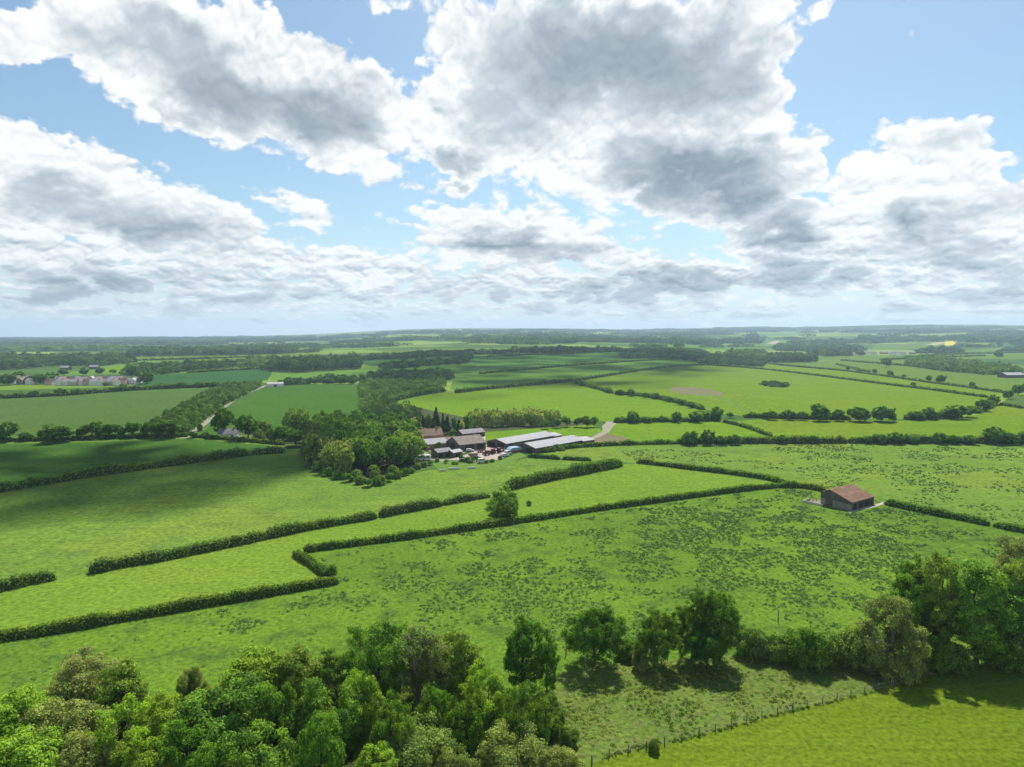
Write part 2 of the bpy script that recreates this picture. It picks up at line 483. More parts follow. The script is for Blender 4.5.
G['mown'] = grass_mat('mown_grass', contrast=1.30, a=(0.1000, 0.1539, 0.0101), b=(0.1101, 0.1598, 0.0115), c=(0.0800, 0.1298, 0.0105), patch=30, fine=0.8, bump=0.45, mott=0.5, streak=(-28, 1.6, 0.10))
G['deep'] = grass_mat('deep_green_grass', (0.0475, 0.1125, 0.0164), (0.0557, 0.1238, 0.0176), (0.0408, 0.0937, 0.0170), patch=90, fine=2, bump=0.2, mott=0.4, streak=(5, 6, 0.05))
G['pale'] = grass_mat('pale_green_grass', (0.0650, 0.1170, 0.0276), (0.0723, 0.1262, 0.0288), (0.0537, 0.1016, 0.0282), patch=110, fine=2.5, bump=0.2, mott=0.4, streak=(3, 8, 0.05))
G['corn'] = grass_mat('young_corn', (0.0310, 0.0901, 0.0254), (0.0362, 0.1012, 0.0275), (0.0276, 0.0790, 0.0240), patch=120, fine=3, bump=0.1, mott=0.3, tram=(8, 24, 0.12))
G['hill'] = grass_mat('hillside_grass', (0.0875, 0.1786, 0.0254), (0.1030, 0.1953, 0.0276), (0.0772, 0.1563, 0.0276), patch=140, fine=3, bump=0.15, mott=0.4, streak=(20, 8, 0.05))
G['hillblue'] = grass_mat('hillside_crop', (0.0736, 0.1667, 0.0297), (0.0844, 0.1840, 0.0323), (0.0659, 0.1493, 0.0284), patch=160, fine=3, bump=0.1, mott=0.3, tram=(25, 24, 0.10))
G['bright'] = grass_mat('bright_grass', (0.1060, 0.1992, 0.0127), (0.1241, 0.2076, 0.0145), (0.0870, 0.1611, 0.0140), patch=100, fine=2.2, bump=0.2, mott=0.4, streak=(-10, 6, 0.06))
G['yellowgreen'] = grass_mat('yellow_green_grass', (0.1117, 0.1851, 0.0127), (0.1272, 0.1958, 0.0150), (0.0886, 0.1604, 0.0133), patch=120, fine=2.5, bump=0.2, mott=0.5, streak=(-5, 8, 0.06))
G['farright'] = grass_mat('distant_pasture', (0.0950, 0.1624, 0.0223), (0.1064, 0.1703, 0.0266), (0.0799, 0.1386, 0.0244), patch=150, fine=4, bump=0.1, mott=0.4)
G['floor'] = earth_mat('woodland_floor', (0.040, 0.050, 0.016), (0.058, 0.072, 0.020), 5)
G['scrub'] = grass_mat('scrub_grass', (0.075, 0.125, 0.03), (0.095, 0.15, 0.035), (0.05, 0.085, 0.028), patch=20, fine=2, bump=0.5, mott=0.7)
G['soil'] = earth_mat('bare_soil', (0.165, 0.125, 0.075), (0.13, 0.13, 0.055), 9)
G['yard'] = earth_mat('yard_concrete', (0.33, 0.26, 0.22), (0.40, 0.34, 0.30), 6, 0.1)
G['track'] = earth_mat('chalk_track', (0.27, 0.255, 0.19), (0.22, 0.225, 0.145), 2.5, 0.2)
G['rape'] = earth_mat('rapeseed', (0.55, 0.42, 0.02), (0.48, 0.40, 0.03), 30, 0.05)
G['stubble'] = earth_mat('pale_stubble', (0.34, 0.31, 0.20), (0.30, 0.29, 0.16), 40, 0.05)
G['fallow'] = earth_mat('pinkish_bare_field', (0.34, 0.27, 0.22), (0.30, 0.25, 0.2), 40, 0.05)
G['verge'] = grass_mat('verge_grass', (0.1054, 0.1794, 0.0300), (0.1240, 0.1950, 0.0400), (0.0744, 0.1404, 0.0225), patch=12, fine=0.8, mott=0.5)
G['base'] = farmland_mat()

# ------------------------------------------------------------------ fields (picture outlines put down on the land; later ones win)
def px_strip(line, w):
    """outline of a track: a picture line put on the land and widened by w metres"""
    pts = P([p[0] for p in line], [p[1] for p in line])[:, :2]
    L, Rr = [], []
    for i in range(len(pts)):
        a = pts[max(i - 1, 0)]; b = pts[min(i + 1, len(pts) - 1)]
        d = (b - a) / (np.linalg.norm(b - a) + 1e-9); n = np.array((-d[1], d[0])) * w / 2
        L.append(pts[i] + n); Rr.append(pts[i] - n)
    return np.array(L + Rr[::-1])

def px_poly(poly, seg=14):
    out = []
    for (x0, y0), (x1, y1) in zip(poly, poly[1:] + poly[:1]):
        k = max(1, int(math.hypot(x1 - x0, y1 - y0) / seg))
        for i in range(k):
            out.append((x0 + (x1 - x0) * i / k, y0 + (y1 - y0) * i / k))
    return P([p[0] for p in out], [p[1] for p in out])[:, :2]

def patch(px, py, rx, ry, n=18, jag=0.18, seed=0):
    """an irregular round patch on the land around a picture position"""
    c = P1(px, py); rr = random.Random(seed)
    return np.array([(c.x + math.cos(a) * rx * (1 + rr.uniform(-jag, jag)), c.y + math.sin(a) * ry * (1 + rr.uniform(-jag, jag))) for a in (2 * math.pi * i / n for i in range(n))])

FIELDS = [
    # ---- far country (left to right, far to near)
    ('field', 'farright', 'thin pale field at the far left under the horizon', [(-96, 344.5), (60, 344), (75, 346), (-96, 347)]),
    ('field', 'farright', 'pale field in front of the long dark wood', [(105, 357.5), (262, 353.5), (300, 353), (300, 356), (180, 359), (105, 361)]),
    ('field', 'bright', 'bright strip of field behind the village', [(84, 372), (132, 363.5), (262, 356), (272, 356.5), (268, 361), (250, 362), (140, 369.5), (120, 373)]),
    ('field', 'corn', 'dark blue green crop field right of the village', [(128, 386), (132, 377), (188, 373), (262, 369), (273, 371), (268, 380), (236, 385), (190, 386.5)]),
    ('field', 'lush', 'green strip of field below the village houses', [(-128, 388), (140, 383), (130, 386.5), (-128, 394)]),
    ('field', 'hill', 'dull green slope below the dark wood', [(270, 380), (272, 372), (360, 368), (372, 370), (366, 381), (300, 382), (285, 382)]),
    ('field', 'farright', 'far bright field above the central wooded belt', [(375, 352), (430, 348.8), (520, 347.5), (560, 349.5), (440, 353), (400, 355)]),
    ('field', 'farright', 'narrow sunlit field on the skyline of the hillside', [(510, 351), (560, 347.6), (640, 349), (610, 351.4), (540, 353.5)]),
    ('field', 'deep', 'green field behind the row of hillside trees', [(360, 363), (362, 359), (470, 354), (470, 358), (440, 362), (370, 366)]),
    ('field', 'hill', 'broad dull field between two rows of hillside trees', [(372, 372), (362, 368), (459, 362.5), (470, 356), (487, 357), (480, 374), (462, 392), (450, 389), (455, 373)]),
    ('field', 'hillblue', 'blue green crop field high on the hillside', [(470, 357), (487, 357), (624, 351.5), (690, 357), (700, 359), (624, 362), (512, 371), (480, 374)]),
    ('field', 'hill', 'long green field across the middle of the hillside', [(455, 392.4), (480, 374), (512, 371), (624, 362), (700, 358.6), (702, 364.5), (640, 370), (575, 380), (516, 386)]),
    ('field', 'yellowgreen', 'large sunny yellow green field with a brown patch', [(575, 381), (640, 370.5), (700, 364.6), (766, 369.5), (880, 384), (990, 397.5), (978, 408), (940, 417), (890, 419.5), (764, 417.5), (722, 414), (705, 409), (660, 397), (613, 393)]),
    ('field', 'bright', 'bright green field behind the farm', [(440, 415), (383, 404), (444, 391.4), (456, 392.5), (516, 386.4), (573, 381.3), (613, 394), (660, 398.5), (704, 410), (722, 416), (690, 421), (640, 421.5), (575, 421), (480, 422)]),
    ('field', 'yellowgreen', 'narrow sunny strip between two straight hedges', [(704, 364), (766, 365), (845, 371), (927, 383), (1004, 393), (990, 397.5), (880, 383.6), (766, 369)]),
    ('field', 'farright', 'wide pasture in front of the distant plantation', [(771, 364), (838, 360.5), (905, 365.8), (1000, 374), (1330, 376), (1330, 392), (1006, 392), (927, 382), (845, 370)]),
    ('field', 'farright', 'pasture left of the distant plantation', [(770, 361), (845, 353), (905, 357.5), (905, 365.8), (838, 360.2), (775, 363)]),
    ('field', 'farright', 'pale pasture behind the distant plantation', [(895, 358), (960, 353), (1330, 352), (1330, 362), (990, 359)]),
    ('field', 'stubble', 'pale stubble field beside the yellow crop', [(925, 344.5), (944, 341.3), (945, 343.2), (935, 345.2)]),
    ('field', 'rape', 'small bright yellow rapeseed field', [(944.5, 342), (955, 340.8), (956, 344.6), (945, 345.6)]),
    ('field', 'farright', 'pale green field below the yellow crop', [(870, 349.8), (876, 344.8), (924, 345), (945, 346.2), (905, 349.4)]),
    ('field', 'fallow', 'pinkish bare field far off', [(766, 343.8), (775, 340.6), (780, 341), (776, 344.2)]),
    ('field', 'farright', 'far light green field right of the stand of trees', [(800, 346), (830, 343.5), (840, 345.5), (815, 350), (800, 349)]),
    ('field', 'farright', 'far green field by the wooded hills', [(965, 351), (1000, 347), (1320, 347), (1320, 350.5)]),
    # ---- middle distance
    ('field', 'pale', 'wide pale green field at the left beyond the lane', [(-192, 443), (-192, 402), (0, 399.5), (60, 396.5), (195, 391), (222, 388), (228, 388), (183, 437), (110, 438), (60, 440)]),
    ('field', 'deep', 'square green field right of the chalk track', [(196, 436), (262, 388), (268, 387.5), (310, 384), (357, 384), (359, 396), (356, 418), (300, 432), (240, 438)]),
    ('field', 'deep', 'green field at the left between lane and bushy hedge', [(-256, 502), (-256, 441), (60, 440), (190, 436.5), (240, 440), (284, 444), (292, 448), (285, 452.5), (220, 459), (160, 467), (100, 475), (40, 485), (0, 492)]),
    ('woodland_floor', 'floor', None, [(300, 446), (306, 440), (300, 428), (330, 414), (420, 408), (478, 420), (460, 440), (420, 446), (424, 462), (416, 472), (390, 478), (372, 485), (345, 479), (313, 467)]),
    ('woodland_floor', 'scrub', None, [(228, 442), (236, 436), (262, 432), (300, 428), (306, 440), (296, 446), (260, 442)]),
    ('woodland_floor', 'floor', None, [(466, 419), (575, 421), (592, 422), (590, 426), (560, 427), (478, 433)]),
    ('scrubland', 'scrub', None, [(148, 438), (216, 389), (262, 384.5), (258, 388), (226, 405), (183, 436.5)]),
    ('scrubland', 'scrub', None, [(360, 414), (357, 384), (372, 373), (455, 372), (452, 379), (430, 385), (444, 391), (383, 403.5), (385, 415)]),
    ('field', 'bright', 'narrow green field behind the long sheds', [(478, 436), (482, 432), (560, 427), (592, 424), (606, 433), (560, 443), (520, 447), (500, 449)]),
    ('field', 'bright', 'green field right of the farm track', [(596, 440), (612, 424), (640, 422.5), (690, 422), (722, 421), (741, 426), (771, 437), (764, 442), (677, 443), (620, 445)]),
    ('field', 'yellowgreen', 'long sunny field between two tree hedges', [(727, 421.5), (764, 419), (890, 421), (947, 419.5), (980, 414), (1000, 403), (1006, 405.5), (1340, 413), (1340, 444), (900, 442.5), (770, 440.5), (771, 437)]),
    ('field', 'pale', 'far field corner at the right edge of the picture', [(1001, 403), (1012, 396), (1340, 386), (1340, 412), (1022, 408)]),
    # ---- near
    ('field', 'pasture', 'wide sloping pasture with ripples at the left', [(-352, 620), (-352, 502), (0, 492.5), (100, 476), (220, 459.5), (288, 452), (302, 449), (313, 468), (345, 480), (372, 486), (416, 473), (430, 470), (470, 470), (528, 458), (560, 459.5), (590, 461), (622, 464), (560, 478), (489, 497), (376, 518), (240, 544), (88, 574), (55, 580), (0, 592)]),
    ('field', 'lush', 'long bright green strip of smooth grass between hedges', [(-352, 662), (-352, 612), (0, 591), (88, 574), (240, 544), (376, 518), (489, 497), (622, 464.5), (636, 463.2), (690, 469), (771, 479.5), (789, 485), (740, 490), (680, 498), (600, 509), (516, 522), (420, 536), (306, 551), (297, 556), (326, 574), (270, 594), (200, 606), (0, 640)]),
    ('field', 'pasture', 'weedy pasture behind the brown roofed barn', [(560, 459), (540, 454), (575, 448.5), (620, 445.5), (677, 443.5), (770, 441.5), (900, 443.5), (1360, 444), (1360, 592), (1120, 549), (1024, 532), (990, 525), (886, 504), (870, 498), (825, 491), (787, 485), (690, 469), (636, 462.8), (590, 461)]),
    ('meadow', 'meadow', 'rough green meadow dotted with dark weeds', [(-512, 800), (-512, 666), (0, 641), (200, 607), (338, 583), (326, 574), (306, 551), (516, 522), (740, 490), (787, 485.5), (825, 491.5), (886, 504), (990, 525), (1120, 548), (1360, 591), (1360, 606), (1120, 642), (1000, 668), (860, 668), (735, 655), (640, 662), (560, 690), (560, 740), (300, 860)]),
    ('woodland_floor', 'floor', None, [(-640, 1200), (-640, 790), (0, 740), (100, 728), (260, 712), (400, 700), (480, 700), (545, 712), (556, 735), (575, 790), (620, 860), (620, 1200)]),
    ('meadow', 'rough', 'scrubby triangle of rough pale grass behind the wire fence', [(545, 700), (562, 672), (640, 660), (735, 656), (860, 668), (940, 672), (1080, 652), (1080, 648), (936, 674), (880, 690), (770, 716), (690, 738), (610, 757), (560, 775)]),
    ('field', 'mown', 'smooth bright yellow green field in front of the wire fence', [(560, 775), (610, 757), (690, 738), (770, 716), (880, 690), (936, 674), (1090, 645), (1360, 605), (1500, 1200), (620, 1200), (590, 800)]),
]
SMALL = [
    ('bare_soil', 'soil', patch(695, 391, 23, 55, seed=3)),
    ('bare_soil', 'soil', px_poly([(583, 441), (600, 432), (628, 438), (622, 443), (600, 444)])),
    ('track', 'track', px_strip([(182, 439), (190, 434), (205, 423), (222, 408), (240, 396), (258, 388.5), (266, 385.5)], 4.5)),
    ('track', 'track', px_strip([(560, 443), (580, 440.5), (596, 437), (605, 432), (610, 426), (609, 421.5)], 4.5)),
    ('track', 'track', px_poly([(602, 426), (607, 422), (617, 423), (611, 428), (608, 432), (603, 432)])),
    ('track', 'verge', px_strip([(700, 392), (716, 396), (734, 404), (748, 412)], 5)),
    ('track', 'track', px_strip([(722, 420.5), (732, 422), (738, 423.5)], 8)),
    ('track', 'track', px_strip([(417, 447), (421, 452), (428, 456.5), (436, 459.5), (446, 461)], 4.5)),
    ('farmyard', 'yard', px_poly([(446, 460), (462, 456), (470, 453), (480, 449), (484, 444), (494, 447), (508, 449), (512, 451), (506, 455), (502, 459), (488, 461), (470, 460)])),
    ('farmyard', 'yard', px_poly([(414, 455), (424, 453.5), (432, 457.5), (430, 460.5), (420, 460)])),
    ('farmyard', 'verge', px_poly([(432, 463), (446, 461), (470, 460.5), (503, 459.5), (520, 452), (526, 456), (500, 466), (470, 470), (440, 471)])),
    ('farmyard', 'yard', px_poly([(420, 447), (446, 440), (462, 436), (486, 436), (484, 444), (478, 450), (452, 455), (432, 452)])),
    ('apron', 'yard', px_poly([(847, 511), (876, 504.3), (884, 501.6), (884, 504), (878, 506), (850, 513)])),
    ('apron', 'track', px_poly([(808, 500), (824, 499.5), (826, 504), (815, 503.5)])),
    ('track', 'verge', px_strip([(0, 443.2), (60, 442.4), (190, 438.2), (240, 442.4), (284, 446.6)], 4)),
]

def build_ground():
    polys = []
    for name, mk, label, poly in FIELDS: polys.append((name, mk, label, px_poly(poly)))
    for name, mk, poly in SMALL: polys.append((name, mk, None, np.asarray(poly)))
    verts, edges = [], []
    for _, _, _, p in polys:
        b = len(verts); n = len(p)
        verts += [tuple(v) for v in p]
        edges += [(b + i, b + (i + 1) % n) for i in range(n)]
    for d in 30.0 * 1.07 ** np.arange(0, 95):
        if d > 12000: break
        for az in np.linspace(-50, 50, 71):
            verts.append((d * math.sin(R(az)), d * math.cos(R(az))))
    for x in np.linspace(-13000, 13000, 9):
        for y in (-600, 12200): verts.append((x, y))
    for y in (0, 3000, 8000):
        for x in (-13000, 13000): verts.append((x, y))
    vs, es, fs, *_ = delaunay_2d_cdt([Vector(v) for v in verts], edges, [], 0, 1e-4)
    V = np.array([(v.x, v.y) for v in vs]); F = np.array([f[:3] for f in fs])
    Z = H(V[:, 0], V[:, 1])
    C = V[F].mean(1)
    own = np.full(len(F), -1)
    for i, (_, _, _, p) in enumerate(polys):
        lo, hi = p.min(0), p.max(0)
        sel = np.where((C[:, 0] > lo[0]) & (C[:, 0] < hi[0]) & (C[:, 1] > lo[1]) & (C[:, 1] < hi[1]))[0]
        if not len(sel): continue
        x, y = C[sel, 0], C[sel, 1]; inside = np.zeros(len(sel), bool)
        x0, y0 = p[:, 0], p[:, 1]; x1, y1 = np.roll(x0, -1), np.roll(y0, -1)
        for a, b, c, d in zip(x0, y0, x1, y1):
            if b == d: continue
            cr = ((b > y) != (d > y)) & (x < (c - a) * (y - b) / (d - b) + a)
            inside ^= cr
        own[sel[inside]] = i
    V3 = np.column_stack([V, Z])
    for i in range(-1, len(polys)):
        sel = np.where(own == i)[0]
        if not len(sel): continue
        name, mk, label = ('ground', 'base', None) if i < 0 else polys[i][:3]
        used, inv = np.unique(F[sel], return_inverse=True)
        faces = inv.reshape(-1, 3)
        a, b, c = V[F[sel, 0]], V[F[sel, 1]], V[F[sel, 2]]
        flip = ((b - a)[:, 0] * (c - a)[:, 1] - (b - a)[:, 1] * (c - a)[:, 0]) < 0
        faces[flip] = faces[flip][:, ::-1]
        me = raw_mesh(name, V3[used], [tuple(map(int, f)) for f in faces], G[mk], smooth=True)
        o = mesh_obj(name, me)
        tag(o, label, None, None, 'structure')

build_ground()

# ------------------------------------------------------------------ haze
def build_haze():
    m, nt = new_mat('haze_air'); t = NT(nt)
    out = t.node('ShaderNodeOutputMaterial'); pv = t.node('ShaderNodeVolumePrincipled')
    pv.inputs['Color'].default_value = (0.58, 0.81, 1.0, 1)
    pv.inputs['Density'].default_value = HAZE
    pv.inputs['Anisotropy'].default_value = 0.35
    t.l.new(pv.outputs[0], out.inputs['Volume'])
    x0, x1, y0, y1, z0, z1 = -13300, 13300, -700, 12500, -520, 290
    v = [(x, y, z) for z in (z0, z1) for y in (y0, y1) for x in (x0, x1)]
    f = [(0, 2, 3, 1), (4, 5, 7, 6), (0, 1, 5, 4), (2, 6, 7, 3), (0, 4, 6, 2), (1, 3, 7, 5)]
    o = mesh_obj('haze', raw_mesh('haze', v, f, m)); o['kind'] = 'stuff'
HAZE = 0.5 / 5000
build_haze()

# ------------------------------------------------------------------ foliage
LEAFGAIN = (1.95, 2.15, 1.15)
def leaf_mat(name, dark, mid, light, trans=0.42, rough=0.75, var=0.035, spec=0.0):
    m, nt = new_mat(name); t = NT(nt)
    out = t.node('ShaderNodeOutputMaterial')
    at = t.node('ShaderNodeAttribute'); at.attribute_name = 'tint'
    oi = t.node('ShaderNodeObjectInfo')
    dark, mid, light = (tuple(min(0.8, x * y) for x, y in zip(c, LEAFGAIN)) for c in (dark, mid, light))
    col = t.ramp(at.outputs['Fac'], [(0.0, tuple(0.75 * x for x in dark)), (0.5, mid), (1.0, tuple(1.12 * x for x in light))])[0]  # leaf colour variation, ends widened to mimic dappled light and shade
    hs = t.node('ShaderNodeHueSaturation')
    t.l.new(t.remap(oi.outputs['Random'], 0, 1, 0.5 - var * 0.2, 0.5 + var * 0.35), hs.inputs['Hue'])
    r2 = t.math('FRACT', t.mul(oi.outputs['Random'], 7.31))
    t.l.new(t.remap(r2, 0, 1, 1 - var * 3.2, 1 + var * 3.2), hs.inputs['Value'])
    t.l.new(col, hs.inputs['Color'])
    df = t.node('ShaderNodeBsdfPrincipled'); df.inputs['Roughness'].default_value = rough
    df.inputs['Specular IOR Level'].default_value = spec
    t.l.new(hs.outputs[0], df.inputs['Base Color'])
    tr = t.node('ShaderNodeBsdfTranslucent')
    t.l.new(t.mix(1.0, hs.outputs[0], (1.15, 1.05, 0.55), 'MULTIPLY'), tr.inputs['Color'])
    mx = t.node('ShaderNodeMixShader'); mx.inputs[0].default_value = trans
    t.l.new(df.outputs[0], mx.inputs[1]); t.l.new(tr.outputs[0], mx.inputs[2])
    t.l.new(mx.outputs[0], out.inputs['Surface'])
    return m

L = {}
L['oak'] = leaf_mat('oak_leaves', (0.040, 0.085, 0.012), (0.072, 0.140, 0.018), (0.125, 0.195, 0.026), spec=0.25)
L['spring'] = leaf_mat('spring_leaves', (0.072, 0.125, 0.012), (0.125, 0.195, 0.018), (0.19, 0.25, 0.028), spec=0.25)
L['oakmid'] = leaf_mat('oak_leaves', (0.030, 0.066, 0.012), (0.054, 0.108, 0.017), (0.098, 0.160, 0.025), 0.42)
L['dark'] = leaf_mat('dark_leaves', (0.030, 0.066, 0.014), (0.052, 0.106, 0.018), (0.095, 0.160, 0.028), 0.38)
L['olive'] = leaf_mat('olive_leaves', (0.068, 0.110, 0.020), (0.112, 0.165, 0.028), (0.17, 0.222, 0.044), spec=0.25)
L['willow'] = leaf_mat('willow_leaves', (0.085, 0.125, 0.042), (0.135, 0.180, 0.062), (0.20, 0.235, 0.095), spec=0.25)
L['dry'] = leaf_mat('greyish_leaves', (0.100, 0.125, 0.042), (0.148, 0.170, 0.062), (0.21, 0.228, 0.095), spec=0.25)
L['ivy'] = leaf_mat('ivy_leaves', (0.056, 0.122, 0.016), (0.095, 0.182, 0.020), (0.155, 0.25, 0.032), spec=0.25)
L['conifer'] = leaf_mat('conifer_needles', (0.016, 0.036, 0.018), (0.026, 0.052, 0.024), (0.04, 0.07, 0.03), 0.1)
L['hedge'] = leaf_mat('hedge_leaves', (0.036, 0.070, 0.013), (0.066, 0.115, 0.018), (0.125, 0.175, 0.032), 0.35)
L['hawthorn'] = leaf_mat('hawthorn_leaves', (0.040, 0.078, 0.018), (0.076, 0.122, 0.028), (0.165, 0.20, 0.09), 0.38)
L['farwood'] = leaf_mat('woodland_leaves', (0.024, 0.047, 0.020), (0.039, 0.072, 0.026), (0.064, 0.102, 0.035), 0.28)
L['scrub'] = leaf_mat('scrub_leaves', (0.040, 0.070, 0.022), (0.064, 0.100, 0.028), (0.105, 0.145, 0.042), 0.32)
L['paletree'] = leaf_mat('pale_poplar_leaves', (0.14, 0.17, 0.06), (0.21, 0.24, 0.10), (0.30, 0.325, 0.16), 0.45)
L['weed'] = leaf_mat('weed_leaves', (0.038, 0.070, 0.042), (0.064, 0.106, 0.064), (0.108, 0.158, 0.10), 0.25)
L['copper'] = leaf_mat('reddish_leaves', (0.085, 0.075, 0.028), (0.125, 0.105, 0.04), (0.17, 0.14, 0.05))

def bark_mat(name, a, b):
    m, nt = new_mat(name); t = NT(nt)
    out = t.node('ShaderNodeOutputMaterial'); bs = t.node('ShaderNodeBsdfPrincipled'); bs.inputs['Roughness'].default_value = 0.9
    tc = t.node('ShaderNodeTexCoord'); mp = t.node('ShaderNodeMapping'); mp.inputs['Scale'].default_value = (5, 5, 1)
    t.l.new(tc.outputs['Object'], mp.inputs[0])
    n = t.noise(mp.outputs[0], 1.0, 5.0, 0.6)['Fac']
    t.l.new(t.mix(t.step(n, 0.3, 0.7), a, b), bs.inputs['Base Color']); t.l.new(bs.outputs[0], out.inputs[0])
    return m
BARK = bark_mat('bark', (0.060, 0.054, 0.030), (0.125, 0.11, 0.068))
BARKPALE = bark_mat('pale_bark', (0.13, 0.122, 0.075), (0.24, 0.225, 0.15))
CORE = earth_mat('light_blocking_core', (0.030, 0.058, 0.013), (0.048, 0.082, 0.018), 0.5)  # dark green for the solid hedge core that stops light

def unit(v):
    return v / (np.linalg.norm(v, axis=-1, keepdims=True) + 1e-9)

def leaf_quads(pos, nrm, size, rng, jitter=0.75, aspect=0.62, fold=0.0):
    """diamond leaves sitting at pos, turned roughly along nrm"""
    n = len(pos)
    nn = unit(nrm + jitter * rng.normal(size=(n, 3)))
    t = unit(np.cross(nn, rng.normal(size=(n, 3))))
    b = np.cross(nn, t)
    s = (size * rng.uniform(0.65, 1.35, n))[:, None]
    return np.stack([pos - t * s * 0.5, pos + b * s * 0.5 * aspect, pos + t * s * 0.5, pos - b * s * 0.5 * aspect], 1)

def blob_leaves(centres, radii, leaf, rng, cover=1.0, squash=0.85, up=0.35, outward=None):
    """leaves on the outside of many small round clumps; returns quads and tints"""
    V, T = [], []
    for c, r in zip(centres, radii):
        n = max(4, int(cover * 2.2 * math.pi * r * r / (0.31 * leaf * leaf)))
        d = unit(rng.normal(size=(n, 3)))
        if outward is not None:
            o = c - outward; o = o / (np.linalg.norm(o) + 1e-6)
            d = unit(d + 0.45 * o + np.array((0, 0, 0.25)))
        rad = r * rng.uniform(0.12, 1.45, n) ** 0.7
        p = c + d * rad[:, None] * np.array((1, 1, squash))
        V.append(leaf_quads(p, d + np.array((0, 0, up)), leaf * rng.uniform(0.85, 1.25), rng, 0.55))
        T.append(np.clip(0.5 + 0.20 * rng.normal() + 0.30 * rng.normal(size=n), 0, 1))  # strong leaf-to-leaf spread imitates light and dark dapple
    return np.concatenate(V), np.concatenate(T)

def tubes(segs, sides=6):
    """tapered branches from (a, b, ra, rb)"""
    V, F = [], []
    for a, b, ra, rb in segs:
        a = np.asarray(a, float); b = np.asarray(b, float)
        d = unit(b - a); t = unit(np.cross(d, (0.31, 0.95, 0.12))); u = np.cross(d, t)
        k = len(V)
        for p, r in ((a, ra), (b, rb)):
            for i in range(sides):
                w = 2 * math.pi * i / sides
                V.append(p + (t * math.cos(w) + u * math.sin(w)) * r)
        for i in range(sides):
            j = (i + 1) % sides
            F.append((k + i, k + j, k + sides + j, k + sides + i))
        F.append(tuple(k + sides + i for i in range(sides)))
    return V, F

def limb(segs, a, b, r0, r1, rng, n=3, wob=0.12):
    p = np.asarray(a, float); b = np.asarray(b, float); ln = np.linalg.norm(b - p)
    a0 = p.copy()
    for i in range(1, n + 1):
        f = i / n
        q = a0 + (b - a0) * f + rng.normal(size=3) * ln * wob * (0 if i == n else 1) + np.array((0, 0, ln * 0.10 * math.sin(math.pi * f)))
        segs.append((p, q, r0 + (r1 - r0) * (i - 1) / n, r0 + (r1 - r0) * f)); p = q
    return p

SHAPE = {  # crown centre height, vertical half size, clump radius, crown base, irregularity, cover
    'round':  dict(zc=0.60, rz=0.42, cl=0.145, lo=0.17, irr=0.70, cover=0.78, up=0.35),
    'tall':   dict(zc=0.56, rz=0.46, cl=0.155, lo=0.10, irr=0.70, cover=0.78, up=0.30),
    'column': dict(zc=0.52, rz=0.50, cl=0.17, lo=0.02, irr=0.40, cover=0.9, up=0.20),
    'dome':   dict(zc=0.44, rz=0.56, cl=0.155, lo=0.03, irr=0.55, cover=0.75, up=0.30),
    'sparse': dict(zc=0.62, rz=0.42, cl=0.20, lo=0.22, irr=0.30, cover=0.34, up=0.2),
    'bare':   dict(zc=0.66, rz=0.40, cl=0.16, lo=0.28, irr=0.30, cover=0.17, up=0.2),
    'bush':   dict(zc=0.40, rz=0.60, cl=0.20, lo=0.0, irr=0.42, cover=0.85, up=0.35),
    'cone':   dict(zc=0.50, rz=0.50, cl=0.24, lo=0.04, irr=0.12, cover=1.1, up=-0.2),
}

